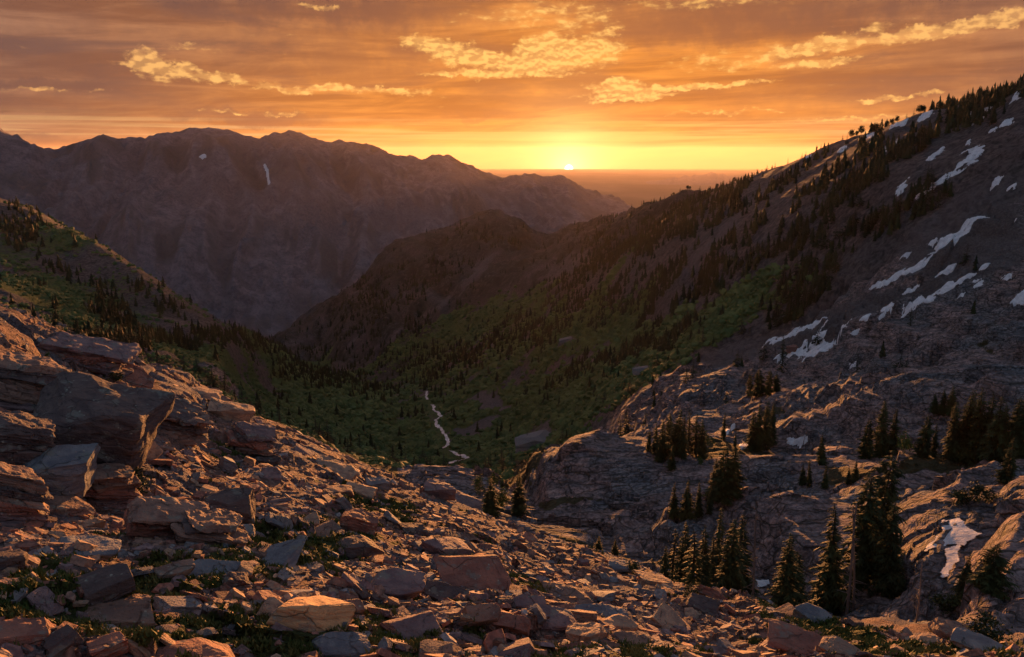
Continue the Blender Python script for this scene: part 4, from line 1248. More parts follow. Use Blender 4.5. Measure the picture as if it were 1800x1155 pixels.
def crown_mesh(name, seed, whorls, nb, width, K, material, power=0.85, base=0.08, droop=0.35):
    """sprays of needles on drooping whorled branches, unit height"""
    g = np.random.default_rng(seed)
    V, F = [], []
    for w in range(whorls):
        f = base + (0.985 - base) * (w + g.uniform(-0.3, 0.3)) / whorls
        f = min(max(f, base), 0.985)
        R0 = width * (1 - f) ** power * (1.0 if f > base + 0.10 else 0.75) + 0.012
        gap = g.uniform(0.62, 1.15)
        lop, la = g.uniform(0.0, 0.28), g.uniform(0, 6.28)
        n = max(4, int(nb * (0.6 + 0.4 * (1 - f))))
        for b in range(n):
            if g.random() < 0.07:
                continue
            a = 2 * np.pi * (b + g.uniform(-0.4, 0.4)) / n + w * 1.7
            L = R0 * gap * g.uniform(0.55, 1.2) * (1 + lop * math.cos(a - la))
            d = np.array([math.cos(a), math.sin(a)])
            sd = np.array([-d[1], d[0]])
            z0 = f + g.uniform(-0.01, 0.01)
            dr = droop * g.uniform(0.6, 1.4)
            def pt(s, side=0.0, dz=0.0):
                q = d * L * s + sd * side
                return (q[0], q[1], z0 + L * (0.12 * s - dr * s * s) + dz)
            tw = L * 0.34
            for k in range(K):
                s0, s1 = 0.12 + 0.74 * k / K, 0.12 + 0.74 * (k + 1.15) / K
                ln = tw * (1.15 - 0.75 * k / K) * g.uniform(0.7, 1.25)
                for sg in (-1, 1):
                    b0 = len(V)
                    V += [pt(s0), pt(s1), pt(s1 + 0.10, sg * ln, -L * g.uniform(0.02, 0.16))]
                    F.append((b0, b0 + 1, b0 + 2))
            b0 = len(V)
            V += [pt(0.70, tw * 0.22), pt(0.70, -tw * 0.22), pt(1.05, 0, -L * 0.02)]
            F.append((b0, b0 + 1, b0 + 2))
            b0 = len(V)
            V += [pt(0.15), pt(0.85), pt(0.5, 0, -L * g.uniform(0.18, 0.34))]
            F.append((b0, b0 + 1, b0 + 2))
    b0 = len(V)
    V += [(0.006, 0, 0.94), (-0.006, 0.004, 0.94), (0, 0, 1.0)]
    F.append((b0, b0 + 1, b0 + 2))
    return mesh_np(name, np.array(V), np.array(F), [material], False)


def leafy_mesh(name, seed, n, material, rx=0.36, zc=0.58, rz=0.42, lf=0.05):
    """a broad crown of leaf clumps, unit height"""
    g = np.random.default_rng(seed)
    cs = g.normal(0, 1, (14, 3))
    cs /= np.linalg.norm(cs, axis=1, keepdims=True)
    cs *= g.uniform(0.35, 0.9, (14, 1))
    p = cs[g.integers(14, size=n)] + g.normal(0, 0.24, (n, 3))
    p = p * [rx, rx, rz] + [0, 0, zc]
    u = g.normal(0, 1, (n, 3))
    u /= np.linalg.norm(u, axis=1, keepdims=True)
    v = np.cross(u, g.normal(0, 1, (n, 3)))
    v /= np.linalg.norm(v, axis=1, keepdims=True)
    s = lf * g.uniform(0.6, 1.4, (n, 1))
    V = np.stack([p - u * s, p + u * s, p + v * s * 1.5], 1).reshape(-1, 3)
    return mesh_np(name, V, np.arange(3 * n).reshape(-1, 3), [material], False)


FIR_CROWNS = [crown_mesh('crown', 20 + k, 46, 12, w, 4, M_NEEDLE, pw, 0.03, dr) for k, (w, pw, dr) in enumerate([(0.17, 0.80, 0.4), (0.14, 0.75, 0.45), (0.20, 0.85, 0.35), (0.16, 0.65, 0.45), (0.23, 0.80, 0.30), (0.12, 0.7, 0.5)])]
FIR_CROWNS += [crown_mesh('crown', 33 + k, 26, 8, w, 4, M_NEEDLE, 0.7, 0.10, 0.5) for k, w in enumerate((0.15, 0.19))]
WIDE_CROWNS = [crown_mesh('crown', 40 + k, 34, 11, w, 5, M_NEEDLE, 0.55, 0.06, 0.25) for k, w in enumerate((0.27, 0.31))]
HILL_CROWNS = [crown_mesh('crown', 60 + k, 13, 7, w, 1, M_FARTREE, pw, 0.04, 0.4) for k, (w, pw) in enumerate([(0.20, 0.8), (0.24, 0.7), (0.17, 0.75)])]
ROUND_CROWNS = [leafy_mesh('crown', 80 + k, 420, M_FARTREE, 0.34, 0.58, 0.36, 0.055) for k in range(3)]
ASPEN_CROWNS = [leafy_mesh('crown', 90 + k, 900, M_ASPEN, 0.26, 0.60, 0.40, 0.026) for k in range(2)]
BUSH_CROWNS = [leafy_mesh('crown', 95 + k, 900, M_NEEDLE, 0.55, 0.45, 0.45, 0.045) for k in range(2)]
TRUNK = trunk_mesh('trunk', 0.93, 0.017, M_BARK, 3)
PALE_TRUNK = trunk_mesh('trunk', 0.85, 0.016, M_DEAD, 4)
SNAGS = [trunk_mesh('trunk', 1.0, 0.0055, M_DEAD, 5 + k, True) for k in range(2)]
TREE_SPOTS = []


def tree(name, label, p, h, crown, trunk=None, group=None, cat='tree', widen=1.0):
    e = bpy.data.objects.new(name, None)
    e.empty_display_size = 0.2
    COL.objects.link(e)
    e.location = (p[0], p[1], p[2] - 0.02 * h)
    e.rotation_euler = (RNG.normal(0, 0.03), RNG.normal(0, 0.03), RNG.uniform(0, 6.28))
    e.scale = (h * widen * RNG.uniform(0.85, 1.2), h * widen * RNG.uniform(0.85, 1.2), h)
    e['label'], e['category'] = label, cat
    if group:
        e['group'] = group
    if trunk is not None:
        link('trunk', trunk, e)
    if crown is not None:
        link('crown', crown, e)
    TREE_SPOTS.append((p[0], p[1]))
    return e


def ray_tree(x, ytop, ybase=None, r=None):
    """base point and height of a tree seen between two photo rows"""
    if r is None:
        p = hit(x, ybase, 36)
    else:
        th, _ = ray(x, 0.5 * (ytop + (ybase or ytop + 100)))
        p = (math.sin(float(th)) * r, math.cos(float(th)) * r, 0)
        p = (p[0], p[1], float(H(p[0], p[1])))
    rr = math.hypot(p[0], p[1])
    _, t = ray(x, ytop)
    return p, max(0.6, rr * float(t) - p[2])


ORD = ['first', 'second', 'third', 'fourth', 'fifth', 'sixth', 'seventh', 'eighth', 'ninth', 'tenth', 'eleventh']


def near_trees():
    F = FIR_CROWNS
    def fir(x, yt, yb, label, k, r=None, w=1.0, group=None):
        p, h = ray_tree(x, yt, yb, r)
        return tree('fir_tree', label, p, h, F[k % len(F)], TRUNK, group, 'fir tree', w)
    def wide(x, yt, yb, label, k, r=None, w=1.0, group=None):
        p, h = ray_tree(x, yt, yb, r)
        return tree('spruce_tree', label, p, h, WIDE_CROWNS[k % 2], TRUNK, group, 'fir tree', w)
    # the twin firs in mid basin
    fir(862, 836, 905, 'left tree of the twin firs in the middle of the basin', 4, w=1.15)
    fir(912, 825, 900, 'right tree of the twin firs in the middle of the basin', 2, w=1.2)
    # the grove in the gully behind the brow
    gx = [(1168, 952), (1182, 925), (1196, 930), (1210, 912), (1224, 925), (1238, 915), (1250, 935), (1262, 886), (1281, 900), (1296, 915), (1308, 893)]
    for i, (x, yt) in enumerate(gx):
        fir(x, yt, 1045, f'{ORD[i]} slim fir from the left in the gully grove behind the brow', [1, 6, 0, 3, 7, 0, 5, 1, 3, 6, 1][i], 57 + 3.2 * ((i * 5) % 4), w=0.95 if i % 2 else 1.15, group='firs of the gully grove')
    fir(1383, 930, 1070, 'tall fir standing alone right of the gully grove', 0, 54, 1.15)
    fir(1406, 965, 1065, 'shorter fir touching the lone one right of the grove', 3, 56, 1.1)
    fir(1471, 880, 1010, 'narrow pointed fir beside the grey dead trunks', 1, 64, 1.1)
    wide(1549, 776, 985, 'tallest broad fir in the middle of the right basin', 0, 70, 0.85)
    fir(1522, 822, 985, 'dense fir leaning against the tallest broad fir', 3, 67, 1.3)
    fir(1572, 868, 985, 'short fir on the right foot of the tallest broad fir', 2, 66, 1.0)
    fir(1206, 838, 912, 'ragged fir left of the dark fir clump', 4, w=1.1)
    fir(1184, 845, 908, 'small ragged fir at the left end of the slab dome', 2, w=1.0)
    fir(1228, 842, 908, 'fir between the ragged fir and the dark clump', 0, w=1.0)
    fir(1246, 850, 902, 'little fir in front of the dark clump', 3, w=1.0)
    wide(1270, 778, 882, 'front tree of the dark fir clump behind the slab dome', 1, w=0.75)
    fir(1287, 782, 870, 'right tree of the dark fir clump behind the slab dome', 3, w=1.5)
    fir(1256, 800, 878, 'left tree of the dark fir clump behind the slab dome', 2, w=1.3)
    # stand on top of the striped dome
    sx = [(1140, 752), (1152, 742), (1163, 732), (1176, 722), (1188, 715), (1200, 726), (1210, 716), (1222, 722), (1233, 732)]
    for i, (x, yt) in enumerate(sx):
        fir(x, yt, 792 + 6 * (i % 3), f'{ORD[i]} fir from the left in the stand above the striped dome', i, w=1.15, group='firs above the striped dome')
    fir(1158, 768, 812, 'low fir at the front of the stand above the striped dome', 4)
    fir(1180, 780, 825, 'small fir alone on the striped dome', 2, w=1.2)
    fir(1271, 722, 772, 'single fir beside the small snow bank', 1)
    fir(1292, 752, 792, 'small grey green fir right of the small snow bank', 5)
    for i, (x, yt, yb) in enumerate([(1322, 716, 790), (1332, 703, 792), (1343, 700, 790), (1355, 702, 782)]):
        fir(x, yt, yb, f'{ORD[i]} fir from the left in the tight row against the banded cliff', [0, 1, 3, 0][i], w=1.15, group='firs against the banded cliff')
    for i, (x, yt, yb) in enumerate([(1318, 655, 696), (1334, 646, 697), (1350, 648, 694), (1364, 655, 688)]):
        wide(x, yt, yb, f'{ORD[i]} bushy fir from the left in the clump above the banded cliff', i, w=1.0, group='bushy firs above the banded cliff')
    wide(1520, 732, 805, 'broad fir left of the young green aspen', 0, w=0.9)
    fir(1547, 700, 798, 'tall dark fir behind the broad fir by the aspen', 3, w=1.3)
    fir(1568, 712, 795, 'thin fir between the tall dark fir and the aspen', 1, w=1.0)
    fir(1443, 758, 818, 'single fir on the flat left of the broad firs', 2, w=1.0)
    wide(1621, 724, 804, 'open branched fir right of the young green aspen', 1, w=0.75)
    fir(1640, 740, 802, 'thin fir next to the open branched fir', 5)
    for i, (x, yt) in enumerate([(1674, 700), (1688, 690), (1702, 678), (1716, 674), (1730, 680), (1746, 690), (1762, 702), (1778, 692), (1794, 686)]):
        fir(x, yt, 806, f'{ORD[i]} dark fir from the left in the stand at the right edge', [0, 2, 3, 0, 2, 4, 0, 3, 2][i], w=1.25, group='dark firs at the right edge')
    for i, (x, yt, yb) in enumerate([(1643, 688, 726), (1656, 680, 728), (1670, 674, 728)]):
        fir(x, yt, yb, f'{ORD[i]} fir from the left in the trio on the upper bench', [2, 0, 4][i], w=1.2, group='fir trio on the upper bench')
    wide(1768, 764, 852, 'round fir on the slope below the right edge stand', 0, w=0.9)
    for i, (x, yt, yb) in enumerate([(1410, 812, 852), (1422, 804, 854), (1450, 816, 858), (1490, 820, 850), (1502, 806, 848)]):
        fir(x, yt, yb, f'{ORD[i]} small fir from the left in the hollow behind the slab dome', [4, 1, 2, 4, 2][i], group='small firs in the hollow')
    fir(1692, 966, 1048, 'dark young fir right below the large snow patch', 4, w=1.1)
    wide(1740, 952, 1040, 'bushy fir right of the large snow patch', 1, w=1.2)
    fir(1052, 940, 978, 'left one of two tiny firs on the basin floor', 4, w=1.3)
    fir(1081, 945, 980, 'right one of two tiny firs on the basin floor', 2, w=1.4)
    # dead trees
    for x, yt, yb, r, lab in [(1171, 886, 945, None, 'grey dead snag left of the gully grove'), (1328, 895, 1045, 56, 'thin bare dead trunk between the grove and the lone fir'), (1500, 884, 1000, 62, 'left grey dead trunk beside the tallest broad fir'), (1512, 890, 1000, 63, 'right grey dead trunk beside the tallest broad fir'), (1616, 985, 1100, 47, 'faint bare trunk in the dark lower right hollow')]:
        p, h = ray_tree(x, yt, yb, r)
        tree('dead_tree', lab, p, h, None, SNAGS[int(x) % 2], None, 'dead tree', 1.25)
    # broadleaf
    for x, yt, yb, lab in [(1586, 760, 802, 'young bright green aspen on the brown flat'), (1240, 758, 795, 'pale green aspen at the end of the dome stand'), (1228, 770, 795, 'low green aspen bush by the dome stand'), (880, 858, 905, 'green aspen shrub between the twin firs'), (845, 838, 870, 'bright green shrub left of the twin firs'), (868, 830, 862, 'bright green shrub behind the left twin fir'), (1230, 802, 822, 'olive shrub above the striped ledges')]:
        p, h = ray_tree(x, yt, yb)
        tree('aspen_tree', lab, p, h, ASPEN_CROWNS[int(x) % 2], PALE_TRUNK, None, 'aspen', 1.2)
    for x, yt, yb, r, lab in [(225, 822, 862, None, 'green bush at the foot of the huge overhanging boulder'), (1110, 985, 1008, None, 'grey green sage bush at the basin foot'), (430, 640, 0, 29.0, ''), (205, 655, 668, None, 'green bush tucked under the long upper left ledge'),
                              (1215, 1028, 1048, None, 'green bush on the brow left of the black boulder'), (1690, 860, 885, None, 'dark bush among the right hand ledges'), (1720, 850, 880, None, 'green bush by the lit right ledge'), (1735, 1085, 1125, None, 'green bush in the bottom right hollow'), (1665, 1040, 1075, None, 'dark rusty bush below the young fir')]:
        if not lab:
            continue
        p, h = ray_tree(x, yt, yb, r) if y_far(x) else ray_bush(x, yt, yb)
        tree('bush', lab, p, h, BUSH_CROWNS[int(x) % 2], None, None, 'bush', 1.5)


def y_far(x):
    return x > 1600


def ray_bush(x, yt, yb):
    p = hit(x, yb, 5)
    return p, max(0.25, (yb - yt) * slant(p) / FPX)


near_trees()

# ------------------------------------------------------------------ the wooded mountainsides
def tree_density(px, py, r):
    d = blobmask(px, py, [(1130, 420, 200, 40, -0.45), (1040, 450, 130, 50, -0.5), (980, 560, 190, 50, -0.45), (1120, 520, 170, 36, -0.5), (860, 610, 170, 46, -0.45), (720, 635, 110, 26, -0.2), (1270, 490, 170, 30, -0.55),
                          (1400, 510, 70, 60, -0.6), (1330, 390, 60, 50, -0.8), (1480, 330, 130, 40, -0.5), (1600, 250, 140, 34, -0.45), (1720, 190, 110, 36, -0.5), (1580, 380, 120, 26, -0.5), (1400, 430, 60, 60, -0.5),
                          (1150, 610, 120, 16, -0.5), (1010, 660, 120, 18, -0.5), (560, 620, 60, 30, 0.5), (470, 610, 70, 26, 0.4), (600, 660, 110, 30, 0.35), (520, 640, 110, 40, 0.4), (760, 690, 40, 14, 0), (650, 560, 120, 40, -0.8),
                          (200, 560, 60, 40, 0.4), (270, 600, 80, 20, 0.1), (420, 600, 130, 12, 0.1), (30, 400, 60, 50, 0.4), (100, 470, 60, 30, 0.4), (300, 545, 60, 14, 0.7), (880, 420, 90, 26, 0), (640, 520, 90, 40, -0.8), (800, 470, 120, 30, -0.5), (700, 590, 120, 30, -0.5), (560, 590, 60, 20, -0.5), (1290, 350, 40, 30, -0.5), (1700, 660, 40, 16, 0)])
    ridge = sstep(r, 500, 560) * 0
    return d + ridge


def hillside():
    n0 = 90000
    th = RNG.uniform(-RAD(39), RAD(39), n0)
    lr = RNG.uniform(math.log(160), math.log(1500), n0)
    r = np.exp(lr)
    x, y = np.sin(th) * r, np.cos(th) * r
    z = H(x, y)
    px, py = project(x, y, z)
    i_th = np.clip(np.interp(th, TH, _iTH).astype(int), 0, len(TH) - 1)
    i_lr = np.clip(np.interp(lr, LR, _iLR).astype(int), 0, len(LR) - 1)
    sc = SCREE[i_th, i_lr]
    # visible from the camera: nothing nearer stands higher
    tan = Z1 / RG
    mx = np.maximum.accumulate(np.where(RG > 4, tan, -9), axis=1)
    vis = z / r + 6.0 / r > mx[i_th, i_lr] - 0.002
    den = tree_density(px + 20 * perlin(px / 50, py / 30, 3), py + 14 * perlin(px / 40, py / 25, 4), r)
    den = sstep(den + 0.55 * fbm(x / 38, y / 38, 31, 3), 0.35, 1.05)
    ru = unsqueeze(r, px)
    den = np.where((px > 1500) & (py > 420) | (ru < 330) & (px > 900), den * 0.05, den)
    den = np.where(ru < 230, 0, den)
    ok = vis & (px > -60) & (px < 1860) & (RNG.random(n0) < 0.85 * den * (1 - 0.85 * sc) + np.where(px > 1380, 0.003, 0.010) * (ru > 230))
    idx = np.nonzero(ok)[0]
    for q in STREAM_PTS:
        idx = idx[((x[idx] - q[0]) / 5.0) ** 2 + ((y[idx] - q[1] + 12) / 18.0) ** 2 > 1]
    hgt = RNG.uniform(4.0, 10.0, n0) * (0.85 + 0.25 * RNG.random(n0)) * np.clip(r / ru, 0.5, 1) * np.where(px < 480, 0.75, 1.0)
    app = hgt / r
    order = idx[np.argsort(-app[idx])]
    order = order[:8200]
    zone = lambda q: ('on the shaded left flank' if px[q] < 480 else 'along the wooded canyon spur' if px[q] < 760 and py[q] < 720 else 'on the valley floor by the stream' if py[q] > 690 and px[q] < 1000 else 'on the green lower right mountainside' if py[q] > 480 and px[q] < 1350 else 'just under the snowy right ridge' if px[q] > 1350 and py[q] < 250 else 'around the longest snow gully' if px[q] > 1560 and py[q] < 420 else 'on the dark talus near the snow streaks' if px[q] > 1350 and py[q] > 470 else 'in the dark woods left of the longest snow gully' if px[q] > 1350 else 'on the wooded middle right mountainside')
    for q in order[:215]:
        w = zone(q)
        tree('hillside_fir_tree', f'small dark conifer {w}', (x[q], y[q], z[q]), hgt[q], HILL_CROWNS[q % 3], TRUNK, f'conifers {w}', 'fir tree', 1.25)
    # the trees standing against the sky along the right hand ridge
    sky = [1130, 1152, 1170, 1186, 1197, 1210, 1214, 1232, 1248, 1262, 1268, 1284, 1292, 1300, 1322, 1330, 1348, 1362, 1384, 1408, 1414, 1432, 1440, 1476, 1484, 1491, 1500, 1508, 1526, 1534, 1542, 1552, 1560, 1568, 1584, 1596, 1606, 1612, 1630, 1640, 1646, 1660, 1668, 1676, 1684, 1690, 1697, 1703, 1710, 1718, 1726, 1733, 1741, 1748, 1756, 1764, 1772, 1780, 1788, 1796]
    tl = np.where(RG < 2200, tan, -9)
    for k, sx in enumerate(sky):
        a = float(ray(sx, 300)[0])
        i = int(np.clip(np.interp(a, TH, _iTH), 0, len(TH) - 1))
        j = int(np.argmax(tl[i]))
        rr = RR[j]
        p = (math.sin(a) * rr, math.cos(a) * rr, float(Z1[i, j]) - 0.3)
        round_ = sx in (1491, 1500, 1508, 1526, 1534, 1552, 1560, 1568, 1606, 1612, 1640, 1210, 1214, 1292, 1262, 1186)
        pxh = (19 if sx > 1670 else 13 if sx > 1470 else 10 if sx > 1250 else 8) * RNG.uniform(0.7, 1.25)
        hh = pxh * rr / FPX * 1.02
        lab = 'round crowned pine standing against the sky on the right ridge' if round_ else ('pointed conifer against the sky at the top of the right ridge' if sx > 1660 else 'pointed conifer against the sky along the right ridge')
        tree('ridge_pine_tree', lab, p, hh, ROUND_CROWNS[k % 3] if round_ else HILL_CROWNS[k % 3], TRUNK, 'round pines on the ridge line' if round_ else ('conifers at the ridge top' if sx > 1660 else 'conifers along the ridge line'), 'pine tree' if round_ else 'fir tree', 0.95 if round_ else 1.2)
    # all the smaller ones: forest
    rest = order[215:]
    # fringe on the crests
    xs, ys, zs, hs = x[rest], y[rest], z[rest], hgt[rest] * 0.95
    n = len(rest)
    tiers = np.array([0.02, 0.22, 0.42, 0.62, 0.80])
    tops = np.array([0.42, 0.58, 0.74, 0.90, 1.02])
    wid = np.array([0.23, 0.20, 0.155, 0.105, 0.06])
    S = 5
    ang0 = RNG.uniform(0, 6.28, (n, 5, 1))
    a = ang0 + 2 * np.pi * np.arange(S)[None, None] / S + RNG.normal(0, 0.2, (n, 5, S))
    rad = wid[None, :, None] * hs[:, None, None] * RNG.uniform(0.65, 1.35, (n, 5, S))
    rim = np.stack([xs[:, None, None] + rad * np.cos(a), ys[:, None, None] + rad * np.sin(a), zs[:, None, None] + hs[:, None, None] * (tiers[None, :, None] + RNG.normal(0, 0.025, (n, 5, S)))], -1)
    tip = np.stack([np.broadcast_to(xs[:, None], (n, 5)), np.broadcast_to(ys[:, None], (n, 5)), zs[:, None] + hs[:, None] * tops[None]], -1)[:, :, None]
    V = np.concatenate([rim, tip], 2).reshape(-1, 3)
    b = (np.arange(n * 5) * (S + 1))[:, None, None]
    k = np.arange(S)
    F = (b + np.stack([k, (k + 1) % S, np.full(S, S)], -1)[None]).reshape(-1, 3)
    link('forest', mesh_np('forest', V, F, [M_FARTREE], False), kind='stuff', label='dark conifer forest spread over the valley flanks', category='forest')


hillside()


def brush():
    n0 = 120000
    th = RNG.uniform(-RAD(38), RAD(30), n0)
    lr = RNG.uniform(math.log(165), math.log(1000), n0)
    r = np.exp(lr)
    x, y = np.sin(th) * r, np.cos(th) * r
    z = H(x, y)
    px, py = project(x, y, z)
    i_th = np.clip(np.interp(th, TH, _iTH).astype(int), 0, len(TH) - 1)
    i_lr = np.clip(np.interp(lr, LR, _iLR).astype(int), 0, len(LR) - 1)
    tan = Z1 / RG
    mx = np.maximum.accumulate(np.where(RG > 4, tan, -9), axis=1)
    vis = (z + 3.0) / r > mx[i_th, i_lr] - 0.002
    g = VEG[i_th, i_lr] * (1 - SCREE[i_th, i_lr])
    g *= np.where((unsqueeze(r, px) < 345) & (px > 900), 0.0, 1.0)
    g *= 0.3 + 0.9 * sstep(fbm(x / 24, y / 24, 35, 3), -0.3, 0.35)
    g *= np.where(px < 420, 0.6, 1.0)
    ok = vis & (px > -30) & (px < 1830) & (RNG.random(n0) < g)
    idx = np.nonzero(ok)[0]
    # keep the water open
    sp = np.array(STREAM_PTS)
    clear = np.ones(len(idx), bool)
    for q in sp:
        clear &= ((x[idx] - q[0]) / 4.0) ** 2 + ((y[idx] - q[1] + 7) / 11.0) ** 2 > 1
    idx = idx[clear][:19000]
    xs, ys, zs = x[idx], y[idx], z[idx]
    n = len(idx)
    ico = np.array([(0, 0, 1.0)] + [(math.cos(q * 1.2566) * 0.9, math.sin(q * 1.2566) * 0.9, 0.45) for q in range(5)] + [(math.cos(q * 1.2566 + 0.63), math.sin(q * 1.2566 + 0.63), -0.35) for q in range(5)])
    tri = [(0, 1 + q, 1 + (q + 1) % 5) for q in range(5)] + [(1 + q, 6 + q, 1 + (q + 1) % 5) for q in range(5)] + [(6 + q, 6 + (q + 1) % 5, 1 + (q + 1) % 5) for q in range(5)]
    s = RNG.uniform(0.8, 2.4, n) * np.clip(0.22 + 0.0016 * r[idx], 0.4, 1.3)
    s *= np.where(px[idx] < 480, 0.6, 1.0)
    P = ico[None] * RNG.uniform(0.6, 1.4, (n, 11, 1)) * s[:, None, None] * np.array([1, 1, 0.85])
    V = P + np.stack([xs, ys, zs + 0.35 * s], -1)[:, None]
    F = np.array(tri)[None] + 11 * np.arange(n)[:, None, None]
    link('brush_undergrowth', mesh_np('brush_undergrowth', V.reshape(-1, 3), F.reshape(-1, 3), [M_BRUSH], False), kind='stuff', label='green brush covering the valley floor and lower flanks', category='undergrowth')


brush()

# ------------------------------------------------------------------ old snow
def snow_mat():
    m, n, b = mat('old_snow', 0.7, 0.3)
    co = objco(n)
    f = n.noise(co, 0.9, 4, 0.6)
    g2 = n.noise(co, 5.0, 4, 0.7)
    sc_ = n.mix(n.ss(f, 0.3, 0.7), (0.56, 0.58, 0.62), (0.82, 0.83, 0.85))
    n.t.links.new(n.mix(n.mul(n.ss(g2, 0.55, 0.72), 0.6), sc_, (0.24, 0.20, 0.17)), b.inputs['Base Color'])
    bump(n, b, n.add(f, n.mul(g2, 0.4)), 0.6, 0.3)
    return m


M_SNOW = snow_mat()


def snow(poly, label, group=None, ragged=1.0, seed=1, rmin=0):
    """a drift that follows the ground inside this outline, thinning out at its rim"""
    P = np.array(poly, float)
    W = np.array([hit(a, b, 36) for a, b in poly])
    for _ in range(12):
        if rmin or np.hypot(W[:, 0], W[:, 1]).max() < 1500:
            break
        poly = [(a, b + 2.5) for a, b in poly]
        W = np.array([hit(a, b, 36) for a, b in poly])
    rm = float(np.median(np.hypot(W[:, 0], W[:, 1])))
    if rmin:
        rm = rmin
    W = np.array([hit(a, b, 0.80 * rm) for a, b in poly])
    rw = np.hypot(W[:, 0], W[:, 1])
    W[:, :2] *= (np.clip(rw, 0.80 * rm, 1.22 * rm) / rw)[:, None]
    th, lr = np.arctan2(W[:, 0], W[:, 1]), 0.5 * np.log(W[:, 0] ** 2 + W[:, 1] ** 2)
    r0_ = rm
    n1 = int(np.clip((P[:, 0].max() - P[:, 0].min()) / 1.4, 8, 110))
    n2 = int(np.clip((P[:, 1].max() - P[:, 1].min()) / 1.0, 10, 90))
    dth, dl = th.max() - th.min(), lr.max() - lr.min()
    A, B = np.meshgrid(np.linspace(th.min() - 0.1 * dth, th.max() + 0.1 * dth, n1), np.linspace(lr.min() - 0.1 * dl, lr.max() + 0.1 * dl, n2), indexing='ij')
    R = np.exp(B)
    X, Y = np.sin(A) * R, np.cos(A) * R
    r0 = float(R.mean())
    if r0_ < 110:
        # near drifts: a thin sheet bridging the hollows
        fit = np.linalg.lstsq(np.c_[W[:, 0], W[:, 1], np.ones(len(W))], W[:, 2], rcond=None)[0]
        cen = W.mean(0)
        span = max(np.ptp(W[:, 0]), np.ptp(W[:, 1])) * 0.75 + 0.5
        gx, gy = np.meshgrid(np.linspace(-span, span, 90), np.linspace(-span, span, 90), indexing='ij')
        X, Y = cen[0] + gx, cen[1] + gy
        e = 0.7
        Zs = np.mean([H(X + e * math.cos(k), Y + e * math.sin(k)) for k in np.arange(6) * 1.047], 0)
        Zs = 0.45 * Zs + 0.55 * np.clip(fit[0] * X + fit[1] * Y + fit[2], Zs - 0.6, Zs + 0.6)
        qx, qy = project(X, Y, Zs)
        jx, jy = 3.2 * fbm(X / 1.1, Y / 1.1, seed, 3), 2.4 * fbm(X / 1.1, Y / 1.1, seed + 9, 3)
        ins = inpoly(qx + jx, qy + jy, poly)
        V = np.stack([X, Y, Zs + 0.17], -1).reshape(-1, 3)
        i, j = np.meshgrid(np.arange(89), np.arange(89), indexing='ij')
        a = (i * 90 + j).ravel()
        F = np.stack([a, a + 90, a + 91, a + 1], -1)
        F = F[ins.reshape(-1)[F].sum(1) >= 2]
        if len(F):
            used, inv = np.unique(F, return_inverse=True)
            o = link('snow_patch', mesh_np('snow_patch', V[used], inv.reshape(F.shape), [M_SNOW]), label=label, category='snow patch')
            return o
    # soft inside test in ground space
    q = r0 * 0.004
    acc = np.zeros_like(X)
    poly2 = list(zip(th, lr))
    for k in range(9):
        ox = dth * 0.05 * math.cos(k * 2.4) * math.sqrt(k / 8)
        oy = dl * 0.05 * math.sin(k * 2.4) * math.sqrt(k / 8)
        acc += inpoly(A + ox, B + oy, poly2)
    acc /= 9
    nz = fbm(X / (q * 3), Y / (q * 1.5), seed, 4, 0.65)
    m = acc - (0.64 if r0 > 150 else 0.5) + (0.85 if r0 > 150 else 0.45) * ragged * nz
    hz = np.clip(m, -0.3, 0.18) * r0 * 0.0035 * 1.6
    e = r0 * 0.014
    near = float(np.clip((140 - r0) / 60, 0, 1))
    hs = [H(X + e * math.cos(k), Y + e * math.sin(k)) for k in (0.0, 1.26, 2.51, 3.77, 5.03)]
    Zs = (1 - 0.8 * near) * H(X, Y) + 0.8 * near * np.mean(hs, 0) + hz * (1 - 0.80 * near) + (0.0006 + 0.0008 * near) * r0
    V = np.stack([X, Y, Zs], -1).reshape(-1, 3)
    i, j = np.meshgrid(np.arange(n1 - 1), np.arange(n2 - 1), indexing='ij')
    a = (i * n2 + j).ravel()
    F = np.stack([a, a + n2, a + n2 + 1, a + 1], -1)
    keep = m.reshape(-1)[F].max(1) > -0.02
    F = F[keep]
    if len(F) == 0:
        return
    lab = np.arange(len(V))
    for _ in range(400):
        m4 = lab[F].min(1)
        new = lab.copy()
        for c in range(4):
            np.minimum.at(new, F[:, c], m4)
        if (new == lab).all():
            break
        lab = new
    fl = lab[F[:, 0]]
    ids, cnt = np.unique(fl, return_counts=True)
    F = F[fl == ids[cnt.argmax()]]
    used, inv = np.unique(F, return_inverse=True)
    me = mesh_np('snow_patch', V[used], inv.reshape(F.shape), [M_SNOW])
    o = link('snow_patch', me, label=label, category='snow patch')
    if group:
        o['group'] = group
    return o


